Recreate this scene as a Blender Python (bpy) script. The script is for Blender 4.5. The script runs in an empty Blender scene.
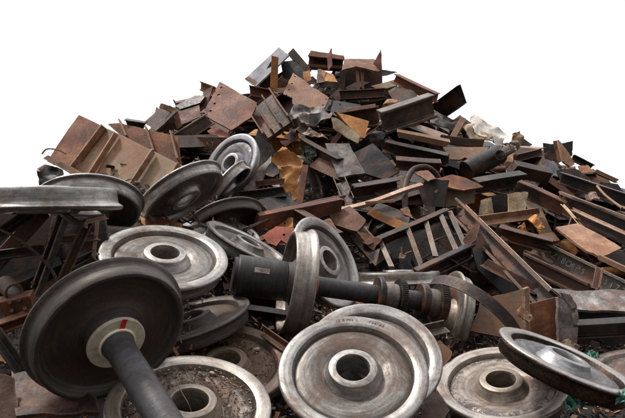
import bpy, bmesh, math, random
from mathutils import Vector, Matrix, noise
from mathutils.geometry import delaunay_2d_cdt
R = random.Random(7)
S = bpy.context.scene
COL = S.collection
FPX, CU, CV, EYE = 607.6, 312.5, 209.0, 1.6      # a 35 mm lens looking level, 1.6 m above the yard
V3 = Vector
CAM = V3((0, 0, EYE))

# ---------------------------------------------------------------- the shape of the heap
# columns fan out from where the photographer stands: (bearing, [(distance, height) ...])
HEAP = [
 (-140, [(2.5,0),(3.5,.5),(4.5,.9),(6,1.0),(9,1.0),(13,.8),(20,0)]),
 (0,   [(2.5,0),(3.5,.2),(4.5,.75),(6,1.3),(9,1.3),(13,1.1),(20,0)]),
 (50,  [(2.5,0),(3.4,.15),(4.5,.7),(6,1.4),(8,1.75),(9,1.8),(13,1.5),(20,0)]),
 (110, [(2.5,0),(3.4,.12),(4.7,.8),(6,1.4),(7.5,2.0),(9,2.55),(11,2.7),(20,0)]),
 (180, [(2.5,0),(3.5,.2),(4.7,.75),(6.3,1.4),(8,2.0),(10,2.8),(12,3.45),(14,3.4),(22,0)]),
 (240, [(2.5,0),(3.5,.15),(5,.55),(7,1.35),(9.5,2.0),(11,3.0),(12.5,3.8),(14,3.9),(22,0)]),
 (290, [(2.5,0),(4,.15),(5.5,.5),(7,1.1),(9,1.85),(11,3.0),(13,4.4),(14,4.5),(22,0)]),
 (340, [(2.5,0),(4.2,.15),(5.5,.4),(6.8,.75),(8.5,1.45),(10,2.25),(12,3.5),(13.2,4.5),(14.5,4.5),(22,0)]),
 (400, [(2.5,0),(4.2,.12),(5.5,.35),(6.8,.7),(8.5,1.4),(10,2.15),(12,3.4),(13.2,4.05),(15,3.9),(22,0)]),
 (440, [(2.5,0),(4.5,.12),(6.8,.6),(8.5,1.25),(10,1.95),(12,3.0),(13,3.5),(15,3.3),(22,0)]),
 (500, [(2.5,0),(4.5,.05),(6.5,.42),(8.5,1.05),(10,1.65),(12,2.5),(13,3.0),(15,2.7),(22,0)]),
 (560, [(2.5,0),(4.5,.05),(7,.4),(9,1.0),(11,1.7),(13,2.5),(15,2.3),(22,0)]),
 (625, [(2.5,0),(4.5,.05),(7,.32),(9,.8),(11,1.3),(13,1.88),(15,1.8),(22,0)]),
 (760, [(2.5,0),(4.5,.05),(9,.5),(13,1.2),(22,0)]),
]
def lerp_table(t, x):
    if x <= t[0][0]: return t[0][1]
    for (a, za), (b, zb) in zip(t, t[1:]):
        if x <= b:
            k = (x - a) / (b - a); k = k * .6 + .4 * k * k * (3 - 2 * k)
            return za + (zb - za) * k
    return t[-1][1]
def heap_height(x, y):
    if y < .5: return 0.0
    u = CU + x / y * FPX
    u = max(-139.9, min(759.9, u))
    for (a, ta), (b, tb) in zip(HEAP, HEAP[1:]):
        if u <= b:
            k = (u - a) / (b - a)
            return lerp_table(ta, y) * (1 - k) + lerp_table(tb, y) * k
    return 0.0
def P(u, v, d):
    return V3(((u - CU) / FPX * d, d, EYE - (v - CV) / FPX * d))
def depth(u, v):
    """distance at which the line of sight meets the heap"""
    d = 2.6
    while d < 14.0:
        p = P(u, v, d)
        if heap_height(p.x, p.y) >= p.z: return d
        d += .05
    best, bd = 9, 13.0
    d = 5.0
    while d < 14.0:
        p = P(u, v, d); g = p.z - heap_height(p.x, p.y)
        if g < best: best, bd = g, d
        d += .1
    return bd
def px_of(p):
    return (CU + p.x / p.y * FPX, CV - (p.z - EYE) / p.y * FPX)

# ---------------------------------------------------------------- materials
def lin(c):
    f = lambda s: s / 12.92 if s <= .04045 else ((s + .055) / 1.055) ** 2.4
    return tuple(f(x / 255) for x in c) + (1,)
class G:
    def __init__(self, name):
        self.m = bpy.data.materials.new(name); self.m.use_nodes = True
        self.t = self.m.node_tree; self.n = self.t.nodes
        for x in list(self.n): self.n.remove(x)
        self.out = self.n.new('ShaderNodeOutputMaterial')
        self.b = self.n.new('ShaderNodeBsdfPrincipled')
        self.t.links.new(self.b.outputs[0], self.out.inputs[0])
    def add(self, typ, **kw):
        x = self.n.new(typ)
        for k, v in kw.items(): setattr(x, k, v)
        return x
    def ln(self, a, b): self.t.links.new(a, b)
    def put(self, sock, v):
        if hasattr(v, 'is_output'): self.ln(v, sock)
        else: sock.default_value = v
    def math(self, op, a, b=0.0, clamp=False):
        x = self.add('ShaderNodeMath', operation=op, use_clamp=clamp); self.put(x.inputs[0], a); self.put(x.inputs[1], b); return x.outputs[0]
    def mix(self, f, a, b, blend='MIX'):
        x = self.add('ShaderNodeMix', data_type='RGBA', blend_type=blend)
        self.put(x.inputs[0], f); self.put(x.inputs[6], a); self.put(x.inputs[7], b); return x.outputs[2]
    def noise(self, vec, scale, detail=6, rough=.6, dist=0.0):
        x = self.add('ShaderNodeTexNoise'); self.put(x.inputs['Vector'], vec)
        x.inputs['Scale'].default_value = scale; x.inputs['Detail'].default_value = detail
        x.inputs['Roughness'].default_value = rough; x.inputs['Distortion'].default_value = dist
        return x.outputs['Fac']
    def ramp(self, f, stops):
        x = self.add('ShaderNodeValToRGB'); e = x.color_ramp.elements
        while len(e) < len(stops): e.new(.5)
        for i, (p, c) in enumerate(stops):
            e[i].position = p; e[i].color = c if len(c) == 4 else tuple(c) + (1,)
        self.ln(f, x.inputs[0]); return x.outputs[0]
    def rng(self, f, a, b, c=0.0, d=1.0):
        x = self.add('ShaderNodeMapRange'); x.clamp = True; self.put(x.inputs[0], f)
        for i, v in zip((1, 2, 3, 4), (a, b, c, d)): self.put(x.inputs[i], v)
        return x.outputs[0]
    def coords(self, island=False):
        tc = self.add('ShaderNodeTexCoord'); oi = self.add('ShaderNodeObjectInfo')
        k = self.math('MULTIPLY', oi.outputs['Random'], 91.0)
        v = self.add('ShaderNodeVectorMath', operation='ADD'); self.ln(tc.outputs['Object'], v.inputs[0]); self.ln(k, v.inputs[1])
        return tc.outputs['Object'], v.outputs[0], oi.outputs['Random']
GREY = lambda g: (g, g, g, 1)

def mute(c, k=-.10, m=.77):
    y = .35 * c[0] + .5 * c[1] + .15 * c[2]
    m = m * (1.0 + .16 * min(1, max(0, (y - 60) / 60)))
    return tuple(min(255, max(6, (a + (y - a) * k) * m)) for a in c)
def rust(name, base, dark, light, scale=3.0, metallic=.15, rough=.72, spots=.5, streak=0.0, bump=.45, wear=(168, 132, 106), wearamt=.75, grime=(32, 25, 21), tint=(122, 74, 48), tintamt=.34):
    if metallic: base, dark, light = mute(base), mute(dark, .2, .82), mute(light)
    g = G(name); o, v, rnd = g.coords()
    n1 = g.noise(v, scale, 8, .68, .3)
    col = g.ramp(n1, [(.3, lin(dark)), (.5, lin(base)), (.72, lin(light))])
    n2 = g.noise(v, scale * 9, 6, .7)
    col = g.mix(.55, col, g.ramp(n2, [(.3, GREY(.45)), (.62, GREY(1.25))]), 'MULTIPLY')
    # runs of rust down the sheet
    mp = g.add('ShaderNodeMapping'); g.ln(v, mp.inputs[0]); mp.inputs['Scale'].default_value = (9, 1.1, 3)
    n3 = g.noise(mp.outputs[0], scale, 5, .6)
    col = g.mix(g.rng(n3, .52, .66, 0, .35 + streak), col, lin(dark))
    # grime patches
    n4 = g.noise(v, scale * .7, 9, .75, .6)
    col = g.mix(g.rng(n4, .54, .62, 0, spots), col, lin(grime))
    if tint:
        n5 = g.noise(v, scale * .55, 7, .7, .8)
        col = g.mix(g.rng(n5, .5, .56, 0, tintamt), col, lin(tint))
    # scale flakes
    vo = g.add('ShaderNodeTexVoronoi'); g.ln(v, vo.inputs['Vector']); vo.inputs['Scale'].default_value = scale * 14
    n6 = g.noise(v, scale * 3, 4, .6)
    fl = g.math('MULTIPLY', g.rng(vo.outputs['Distance'], .0, .32, 1, 0), g.rng(n6, .5, .62, 0, .55))
    col = g.mix(fl, col, lin(light))
    # every piece its own shade
    col = g.mix(1.0, col, g.ramp(rnd, [(0, GREY(.6)), (.5, GREY(.95)), (1, GREY(1.3))]), 'MULTIPLY')
    # worn arrises
    bv = g.add('ShaderNodeBevel', samples=3); bv.inputs['Radius'].default_value = .018
    ge = g.add('ShaderNodeNewGeometry')
    dt = g.add('ShaderNodeVectorMath', operation='DOT_PRODUCT'); g.ln(bv.outputs[0], dt.inputs[0]); g.ln(ge.outputs['Normal'], dt.inputs[1])
    w = g.rng(dt.outputs['Value'], .985, .80, 0, 1)
    w = g.math('MULTIPLY', w, g.rng(n2, .38, .6, 0, wearamt))
    col = g.mix(w, col, lin(wear))
    g.ln(col, g.b.inputs['Base Color'])
    g.b.inputs['Metallic'].default_value = metallic
    g.ln(g.rng(n2, .3, .7, rough - .16, min(.98, rough + .14)), g.b.inputs['Roughness'])
    bp = g.add('ShaderNodeBump'); bp.inputs['Strength'].default_value = bump; bp.inputs['Distance'].default_value = .02
    g.ln(g.math('ADD', g.math('MULTIPLY', n2, .5), g.math('MULTIPLY', n1, .9)), bp.inputs['Height'])
    g.ln(bp.outputs[0], g.b.inputs['Normal'])
    return g.m

M = {}
M['brown']  = rust('brown rust', (128,80,54), (74,45,32), (172,116,80))
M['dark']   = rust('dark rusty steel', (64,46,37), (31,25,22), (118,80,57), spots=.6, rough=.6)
M['orange'] = rust('orange rust', (186,126,66), (128,76,42), (218,168,108), spots=.5, wear=(225,180,130))
M['maroon'] = rust('maroon primer and rust', (138,82,62), (94,54,42), (176,122,96), rough=.55, spots=.3, streak=.2)
M['salmon'] = rust('pale red rust', (176,122,90), (124,80,56), (208,160,126), spots=.4, rough=.6, wear=(225,190,165))
M['tan']    = rust('tan weathered steel', (176,136,108), (132,96,76), (206,172,146), spots=.3, wear=(220,190,160))
M['olive']  = rust('brown grey painted steel', (136,114,92), (104,84,66), (160,136,112), scale=2.2, spots=.3, tint=(128,82,58), tintamt=.6)
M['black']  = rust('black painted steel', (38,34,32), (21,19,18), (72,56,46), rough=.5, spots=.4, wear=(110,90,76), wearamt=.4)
M['steelgrey'] = rust('dark grey steel', (94,84,76), (58,51,46), (134,120,106), metallic=.35, rough=.5)
M['sheet']  = rust('pale grey sheet', (146,146,151), (104,102,104), (176,176,180), rough=.85, spots=.15, metallic=.3, wear=(230,230,230), tintamt=.08)
M['burnt']  = rust('burnt flaking steel', (136,128,124), (70,62,58), (196,190,184), scale=6.5, spots=1.0, grime=(30,27,27), bump=.7, rough=.6)
M['cream']  = rust('cream paint and rust', (216,194,160), (170,120,80), (234,220,196), scale=3.4, spots=.35, grime=(120,74,46), wear=(150,100,70))
M['white']  = rust('dirty white sheet', (200,192,182), (160,146,130), (220,215,206), spots=.35, grime=(170,140,115), metallic=0, bump=.5, tintamt=.08)
M['red']    = rust('red orange paint', (206,104,76), (150,62,46), (222,136,106), spots=.2)
M['brownred']= rust('red brown rust', (106,62,45), (62,37,29), (148,92,66), spots=.4)
M['bright'] = rust('bare bright rusty edge', (196,164,144), (150,116,98), (222,200,184), spots=.2, metallic=.25, rough=.5)
M['green']  = rust('green plastic', (38,112,94), (20,70,60), (96,160,142), spots=.3, metallic=0, rough=.4, wear=(150,210,190), tintamt=.08)
M['greengrey'] = rust('dark green paint', (50,72,62), (30,44,40), (84,104,92), spots=.5)
M['red_paint'] = rust('red paint mark', (214,22,18), (190,14,14), (224,36,28), spots=.05, metallic=0, rough=.55, bump=.1, tintamt=.08)
M['cream_paint'] = rust('cream hub paint', (246,232,204), (222,200,166), (250,242,224), spots=.10, grime=(170,130,95), metallic=0, rough=.6, bump=.15, tintamt=.08)
M['chalk'] = rust('chalk white lettering', (205,200,192), (150,144,138), (222,220,214), scale=9, spots=.4, grime=(95,88,84), metallic=0, bump=.1, tint=(112,102,94), tintamt=.6)
M['stamp'] = rust('dark stamped lettering', (52,47,44), (40,36,34), (70,62,58), metallic=0, bump=.1, tintamt=.08)
M['yellow'] = rust('faded yellow lettering', (188,126,52), (140,88,40), (205,150,80), scale=9, metallic=0, bump=.1, tintamt=.08)
M['concrete'] = rust('broken concrete', (196,190,180), (150,142,132), (220,216,208), metallic=0, rough=.85, spots=.1, tintamt=.08)

def rubble_mat(name, stops, metallic=.1):
    g = G(name); ge = g.add('ShaderNodeNewGeometry'); tc = g.add('ShaderNodeTexCoord')
    col = g.ramp(ge.outputs['Random Per Island'], stops)
    n = g.noise(tc.outputs['Object'], 14, 6, .7)
    col = g.mix(.7, col, g.ramp(n, [(.3, GREY(.4)), (.65, GREY(1.3))]), 'MULTIPLY')
    g.ln(col, g.b.inputs['Base Color']); g.b.inputs['Metallic'].default_value = metallic
    g.b.inputs['Roughness'].default_value = .75
    bp = g.add('ShaderNodeBump'); bp.inputs['Strength'].default_value = .4; bp.inputs['Distance'].default_value = .02
    g.ln(n, bp.inputs['Height']); g.ln(bp.outputs[0], g.b.inputs['Normal'])
    return g.m
M['rubble'] = rubble_mat('small scrap', [(0, lin((26,23,22))), (.45, lin((44,34,29))), (.66, lin((78,54,42))), (.84, lin((134,92,66))), (.92, lin((176,120,78))), (1, lin((200,176,156)))])
M['dirt'] = rubble_mat('dirt and straw', [(0, lin((60,46,36))), (.5, lin((96,72,52))), (.85, lin((140,108,78))), (1, lin((196,186,172)))], 0)

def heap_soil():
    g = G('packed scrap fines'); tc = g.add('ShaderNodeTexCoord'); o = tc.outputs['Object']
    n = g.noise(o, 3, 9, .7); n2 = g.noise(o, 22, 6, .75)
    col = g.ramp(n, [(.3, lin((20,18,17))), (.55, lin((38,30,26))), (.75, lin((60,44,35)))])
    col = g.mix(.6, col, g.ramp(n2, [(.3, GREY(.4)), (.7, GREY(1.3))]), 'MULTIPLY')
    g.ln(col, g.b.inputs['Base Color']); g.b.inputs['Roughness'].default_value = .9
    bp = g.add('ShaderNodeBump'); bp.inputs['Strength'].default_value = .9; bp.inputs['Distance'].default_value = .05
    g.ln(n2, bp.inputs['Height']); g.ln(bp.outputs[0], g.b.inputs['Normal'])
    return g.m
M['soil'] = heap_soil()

def steel(name, base, dark, light, rustc, rustamt, metallic, rough, rings=.5, dirt=.3, remnant=False, tread_dark=False):
    """turned railway steel: fine lathe rings round the axis, water stains, rust bloom"""
    g = G(name); o, v, rnd = g.coords()
    sx = g.add('ShaderNodeSeparateXYZ'); g.ln(o, sx.inputs[0])
    r = g.math('SQRT', g.math('ADD', g.math('MULTIPLY', sx.outputs[0], sx.outputs[0]), g.math('MULTIPLY', sx.outputs[1], sx.outputs[1])))
    cb = g.add('ShaderNodeCombineXYZ')
    g.ln(g.math('ADD', g.math('MULTIPLY', r, 60.0), g.math('MULTIPLY', rnd, 50.0)), cb.inputs[0]); g.ln(g.math('MULTIPLY', sx.outputs[2], 60.0), cb.inputs[1])
    nr = g.noise(cb.outputs[0], 1.0, 5, .7)
    n1 = g.noise(v, 7.5, 10, .78, .4)
    n2 = g.noise(v, 48, 7, .8)
    col = g.ramp(n1, [(.33, lin(dark)), (.52, lin(base)), (.70, lin(light))])
    # draw marks following the turning of the wheel
    c2 = g.add('ShaderNodeCombineXYZ'); k2 = g.math('DIVIDE', 1.3, g.math('MAXIMUM', r, .02))
    g.ln(g.math('MULTIPLY', sx.outputs[0], k2), c2.inputs[0]); g.ln(g.math('MULTIPLY', sx.outputs[1], k2), c2.inputs[1])
    g.ln(g.math('ADD', g.math('MULTIPLY', g.math('ADD', r, sx.outputs[2]), 34.0), g.math('MULTIPLY', rnd, 80.0)), c2.inputs[2])
    ns = g.noise(c2.outputs[0], 1.0, 7, .7)
    col = g.mix(.62, col, g.ramp(ns, [(.34, lin(dark)), (.5, lin(base)), (.64, lin(light))]))
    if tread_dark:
        col = g.mix(g.rng(sx.outputs[2], -.060, -.053), col, g.mix(g.rng(n2, .4, .6), lin((46, 38, 33)), lin((74, 58, 48))))  # dark rusty tread, with the shade of facing the ground painted in
    col = g.mix(rings, col, g.ramp(nr, [(.32, GREY(.55)), (.6, GREY(1.22))]), 'MULTIPLY')
    col = g.mix(.45, col, g.ramp(n2, [(.32, GREY(.5)), (.62, GREY(1.2))]), 'MULTIPLY')
    n3 = g.noise(v, 2.4, 8, .72, .7)
    mk = g.math('MULTIPLY', g.rng(n3, .49, .6, 0, 1), rustamt)
    col = g.mix(mk, col, g.mix(g.rng(n2, .35, .65), lin(tuple(c * .6 for c in rustc)), lin(rustc)))
    n4 = g.noise(v, 7, 8, .75, .5)
    dk = g.rng(n4, .57, .66, 0, dirt)
    col = g.mix(dk, col, lin((44, 37, 33)))
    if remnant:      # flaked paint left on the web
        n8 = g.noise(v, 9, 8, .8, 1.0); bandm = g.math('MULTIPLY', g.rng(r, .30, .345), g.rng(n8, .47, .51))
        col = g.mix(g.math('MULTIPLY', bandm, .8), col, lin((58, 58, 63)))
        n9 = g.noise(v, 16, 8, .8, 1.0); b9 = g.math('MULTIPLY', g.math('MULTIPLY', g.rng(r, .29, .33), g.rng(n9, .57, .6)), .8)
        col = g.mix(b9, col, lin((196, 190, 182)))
    col = g.mix(1.0, col, g.ramp(rnd, [(0, GREY(.85)), (1, GREY(1.12))]), 'MULTIPLY')
    # scratches
    mp = g.add('ShaderNodeMapping'); g.ln(v, mp.inputs[0]); mp.inputs['Scale'].default_value = (3, 60, 30); mp.inputs['Rotation'].default_value = (0, 0, .7)
    sc = g.noise(mp.outputs[0], 1.2, 3, .5)
    col = g.mix(g.rng(sc, .68, .74, 0, .4), col, lin(light))
    bv = g.add('ShaderNodeBevel', samples=3); bv.inputs['Radius'].default_value = .012
    ge = g.add('ShaderNodeNewGeometry')
    dt = g.add('ShaderNodeVectorMath', operation='DOT_PRODUCT'); g.ln(bv.outputs[0], dt.inputs[0]); g.ln(ge.outputs['Normal'], dt.inputs[1])
    w = g.math('MULTIPLY', g.rng(dt.outputs['Value'], .99, .85, 0, 1), g.rng(n2, .4, .58, 0, .5))
    col = g.mix(w, col, lin(tuple(min(240, c * 1.15) for c in light)))
    g.ln(col, g.b.inputs['Base Color'])
    g.ln(g.math('MULTIPLY', g.math('SUBTRACT', 1.0, g.math('MULTIPLY', mk, .85)), metallic), g.b.inputs['Metallic'])
    rr = g.math('ADD', g.rng(n1, .3, .7, rough - .1, rough + .12), g.math('MULTIPLY', g.math('MAXIMUM', mk, dk), .25), True)
    g.ln(rr, g.b.inputs['Roughness'])
    bp = g.add('ShaderNodeBump'); bp.inputs['Strength'].default_value = .22; bp.inputs['Distance'].default_value = .008
    g.ln(g.math('ADD', g.math('MULTIPLY', nr, .6), g.math('ADD', n2, g.math('MULTIPLY', n1, .8))), bp.inputs['Height'])
    g.ln(bp.outputs[0], g.b.inputs['Normal'])
    return g.m
WM = {  # rim, web, hub
 'worn': (steel('worn wheel rim', (154,150,145), (100,95,91), (198,194,190), (118,80,57), .6, .88, .34),
          steel('worn wheel web', (108,102,97), (70,65,61), (154,148,142), (102,72,54), .75, .7, .42, .4, .45),
          steel('worn wheel hub', (160,155,150), (106,101,97), (204,199,194), (122,86,66), .4, .85, .32)),
 'tan':  (steel('tan wheel rim', (162,153,144), (110,101,94), (206,197,187), (132,88,58), .45, .8, .33),
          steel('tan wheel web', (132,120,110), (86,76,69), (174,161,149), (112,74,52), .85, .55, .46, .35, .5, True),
          steel('tan wheel hub', (160,146,132), (112,98,86), (196,182,166), (124,84,60), .45, .65, .4)),
 'blue': (steel('bluish wheel rim', (160,158,158), (106,104,106), (204,202,202), (120,88,70), .35, .85, .3),
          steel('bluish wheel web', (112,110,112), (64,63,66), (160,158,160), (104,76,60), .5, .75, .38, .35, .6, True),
          steel('bluish wheel hub', (160,160,162), (116,116,118), (196,196,198), (120,88,70), .25, .6, .4)),
 'dark': (steel('dark wheel rim', (84,76,71), (54,49,46), (122,112,104), (92,64,48), .3, .35, .5),
          steel('dark wheel web', (80,65,56), (62,50,43), (98,81,70), (96,68,52), .5, .2, .5, .25, .4),
          steel('dark wheel hub', (70,62,57), (48,43,40), (96,85,78), (82,58,46), .4, .2, .58)),
 'rusty':(steel('rusty wheel rim', (120,102,88), (84,68,58), (152,134,118), (122,78,52), .6, .3, .55),
          steel('rusty wheel web', (104,82,66), (70,54,44), (136,112,92), (116,74,50), .7, .15, .68, .25, .5),
          steel('rusty wheel hub', (124,106,92), (86,72,62), (156,138,124), (116,78,56), .5, .25, .58)),
}
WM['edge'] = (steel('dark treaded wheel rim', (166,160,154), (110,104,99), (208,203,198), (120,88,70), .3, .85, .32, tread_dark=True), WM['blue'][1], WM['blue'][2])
WM['mixed'] = (WM['tan'][0], WM['dark'][1], WM['dark'][2])
M['axle'] = steel('dark axle steel', (66,64,66), (52,50,51), (84,81,80), (74,58,50), .3, .45, .45, .2, .5)
M['axle_light'] = steel('worn axle steel', (120,112,106), (84,76,70), (156,148,140), (112,78,60), .4, .5, .42, .3, .5)
M['sleeve'] = steel('black sleeve', (50,47,47), (34,32,32), (72,68,66), (70,52,44), .3, .3, .5, .3, .4)
# ---------------------------------------------------------------- mesh helpers
WORLD = {}
def link(name, bm, mat, mtx, parent=None, angle=32, mats=None):
    bmesh.ops.recalc_face_normals(bm, faces=bm.faces)
    lim = math.radians(angle)
    for f in bm.faces: f.smooth = True
    for e in bm.edges:
        if len(e.link_faces) == 2: e.smooth = e.calc_face_angle(3.2) < lim
    me = bpy.data.meshes.new(name); bm.to_mesh(me); bm.free()
    for m in (mats or [mat]): me.materials.append(m)
    return link_mesh(name, me, mtx, parent)
def link_mesh(name, me, mtx, parent=None, mat=None):
    o = bpy.data.objects.new(name, me); COL.objects.link(o)
    WORLD[o.name] = mtx.copy()
    if parent is not None:
        o.parent = parent; o.matrix_basis = WORLD[parent.name].inverted() @ mtx
    else: o.matrix_basis = mtx
    if mat is not None:
        o.material_slots[0].link = 'OBJECT'; o.material_slots[0].material = mat
    return o
HEROES = []      # (short description, u, v, radius in px) of the pieces that others are described by
def tag(o, label, cat, short=None, uv=None, group=None, poly=None):
    o['label'] = label; o['category'] = cat; o['kind'] = 'thing'
    if group: o['group'] = group
    if uv: HEROES.append((short, uv[0], uv[1], poly))
    return o
def empty(name, loc, label, cat, short=None, uv=None, group=None, mtx=None, poly=None):
    o = bpy.data.objects.new(name, None); COL.objects.link(o); o.empty_display_size = .1
    m = mtx if mtx is not None else Matrix.Translation(loc)
    o.matrix_basis = m; WORLD[o.name] = m.copy()
    return tag(o, label, cat, short, uv, group, poly)
def frame(origin, z, xhint=None):
    z = z.normalized()
    x = xhint if xhint is not None else V3((1, 0, 0))
    x = x - z * x.dot(z)
    if x.length < 1e-4: x = V3((0, 0, 1)) - z * z.z
    x.normalize(); y = z.cross(x)
    m = Matrix((x, y, z)).transposed().to_4x4(); m.translation = origin
    return m

def sheet_bm(poly, th, holes=(), warp=.01, jag=.006, fold=None, cells=9, seed=0, wfreq=1.4):
    """a plate of real thickness cut to an outline (x, y in metres), its edge nibbled, its face buckled"""
    rr = random.Random(seed)
    xs = [p[0] for p in poly]; ys = [p[1] for p in poly]
    size = max(max(xs) - min(xs), max(ys) - min(ys)); step = size / cells
    pts, edges = [], []
    loop = []
    n = len(poly)
    for i in range(n):
        a, b = V3(poly[i]).to_2d(), V3(poly[(i + 1) % n]).to_2d()
        k = max(1, int((b - a).length / step)); nrm = V3((-(b - a).y, (b - a).x)).normalized() if (b - a).length > 0 else V3((0, 0))
        for j in range(k):
            q = a + (b - a) * j / k
            if j: q = q + nrm.to_2d() * rr.uniform(-jag, jag)
            loop.append(len(pts)); pts.append(q)
    edges += [(loop[i], loop[(i + 1) % len(loop)]) for i in range(len(loop))]
    hl = []
    for (hx, hy, hr) in holes:
        c = []
        for j in range(12):
            c.append(len(pts)); pts.append(V3((hx + hr * math.cos(-j * math.pi / 6), hy + hr * math.sin(-j * math.pi / 6))))
        edges += [(c[i], c[(i + 1) % 12]) for i in range(12)]; hl.append(c)
    def inside(q):
        r = False
        for i in range(n):
            (x1, y1), (x2, y2) = poly[i][:2], poly[(i + 1) % n][:2]
            if (y1 > q[1]) != (y2 > q[1]) and q[0] < (x2 - x1) * (q[1] - y1) / (y2 - y1) + x1: r = not r
        return r
    nx = int((max(xs) - min(xs)) / step) + 1; ny = int((max(ys) - min(ys)) / step) + 1
    for i in range(nx):
        for j in range(ny):
            q = V3((min(xs) + (i + .5 + rr.uniform(-.2, .2)) * step, min(ys) + (j + .5 + rr.uniform(-.2, .2)) * step))
            if inside(q) and all((q - p).length > step * .45 for p in pts[:len(loop)]) and all((q - V3((h[0], h[1]))).length > h[2] * 1.7 for h in holes): pts.append(q)
    vs, es, fs, *_ = delaunay_2d_cdt([p.to_2d() if len(p) > 2 else p for p in pts], edges, [], 2, 1e-5)
    # drop triangles outside a concave outline or inside holes
    keep = []
    for f in fs:
        c = sum((vs[i] for i in f), V3((0, 0))) / len(f)
        if inside(c) and all((c - V3((h[0], h[1]))).length > h[2] * .95 for h in holes): keep.append(f)
    if not keep: keep = [f for f in fs]
    off = V3((rr.uniform(0, 90), rr.uniform(0, 90), 0))
    def z(p):
        w = noise.noise(V3((p.x, p.y, 0)) * wfreq / max(size, .01) * 2 + off) * warp + noise.noise(V3((p.x, p.y, 3)) * wfreq / max(size, .01) * 6 + off) * warp * .35
        if cells > 13: w = warp * (1.1 - 2.6 * abs(noise.noise(V3((p.x, p.y, 0)) * wfreq / max(size, .01) * 1.7 + off))) * (.6 + .4 * noise.noise(V3((p.x, p.y, 5)) * 3 / max(size, .01) + off)) + w * .35
        if fold:
            for (fa, fo, fk) in fold:
                s = p.x * math.cos(fa) + p.y * math.sin(fa) - fo
                if s > 0: w += s * fk
        return w
    bm = bmesh.new()
    top = [bm.verts.new((p.x, p.y, z(p))) for p in vs]
    bot = [bm.verts.new((p.x, p.y, z(p) - th)) for p in vs]
    from collections import Counter
    ec = Counter(); dirs = {}
    for f in keep:
        try:
            bm.faces.new([top[i] for i in f]); bm.faces.new([bot[i] for i in reversed(f)])
        except ValueError: continue
        for a, b in zip(f, list(f[1:]) + [f[0]]):
            ec[frozenset((a, b))] += 1; dirs[frozenset((a, b))] = (a, b)
    for k, c in ec.items():
        if c == 1:
            a, b = dirs[k]
            try: bm.faces.new([top[b], top[a], bot[a], bot[b]])
            except ValueError: pass
    for v in list(bm.verts):
        if not v.link_faces: bm.verts.remove(v)
    return bm

SEED = [100]
def plate(name, pts, mat, nrm, d=None, off=.12, th=.02, holes=(), warp=.012, jag=.006, fold=None, parent=None, label=None, cat=None, short=None, xhint=None, cells=9, through=None, wfreq=1.4, angle=32):
    """pts: outline as seen from the photographer, laid on a plane of the given facing at distance d"""
    SEED[0] += 1
    cu = sum(p[0] for p in pts) / len(pts); cv = sum(p[1] for p in pts) / len(pts)
    if through is not None: o = through
    else: o = P(cu, cv, d if d else depth(cu, cv) - off)
    nrm = V3(nrm).normalized()
    m = frame(o, nrm, V3(xhint) if xhint else None); mi = m.inverted()
    def hit(u, v):
        ray = P(u, v, 1) - CAM
        k = (o - CAM).dot(nrm) / ray.dot(nrm)
        return mi @ (CAM + ray * k)
    poly = [tuple(hit(*p)[:2]) for p in pts]
    area = sum(a[0] * b[1] - b[0] * a[1] for a, b in zip(poly, poly[1:] + poly[:1]))
    if area < 0: poly.reverse()
    hs = []
    for h in holes:
        q = hit(h[0], h[1]); q2 = hit(h[0] + h[2], h[1]); hs.append((q.x, q.y, max(.012, (q - q2).length)))
    bm = sheet_bm(poly, th, hs, warp, jag, fold, cells, SEED[0], wfreq)
    ob = link(name, bm, M[mat] if isinstance(mat, str) else mat, m, parent, 42 if cells > 13 else angle)
    if label: tag(ob, label, cat, short, (cu, cv), poly=pts)
    return ob

SECT = {
 'I': lambda w, h, t: [(-w/2,-h/2),(w/2,-h/2),(w/2,-h/2+t),(t/2,-h/2+t),(t/2,h/2-t),(w/2,h/2-t),(w/2,h/2),(-w/2,h/2),(-w/2,h/2-t),(-t/2,h/2-t),(-t/2,-h/2+t),(-w/2,-h/2+t)],
 'U': lambda w, h, t: [(-w/2,-h/2),(w/2,-h/2),(w/2,-h/2+t),(-w/2+t,-h/2+t),(-w/2+t,h/2-t),(w/2,h/2-t),(w/2,h/2),(-w/2,h/2)],
 'L': lambda w, h, t: [(-w/2,-h/2),(w/2,-h/2),(w/2,-h/2+t),(-w/2+t,-h/2+t),(-w/2+t,h/2),(-w/2,h/2)],
 'T': lambda w, h, t: [(-t/2,-h/2),(t/2,-h/2),(t/2,h/2-t),(w/2,h/2-t),(w/2,h/2),(-w/2,h/2),(-w/2,h/2-t),(-t/2,h/2-t)],
 'B': lambda w, h, t: [(-w/2,-h/2),(w/2,-h/2),(w/2,h/2),(-w/2,h/2)],
}
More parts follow.
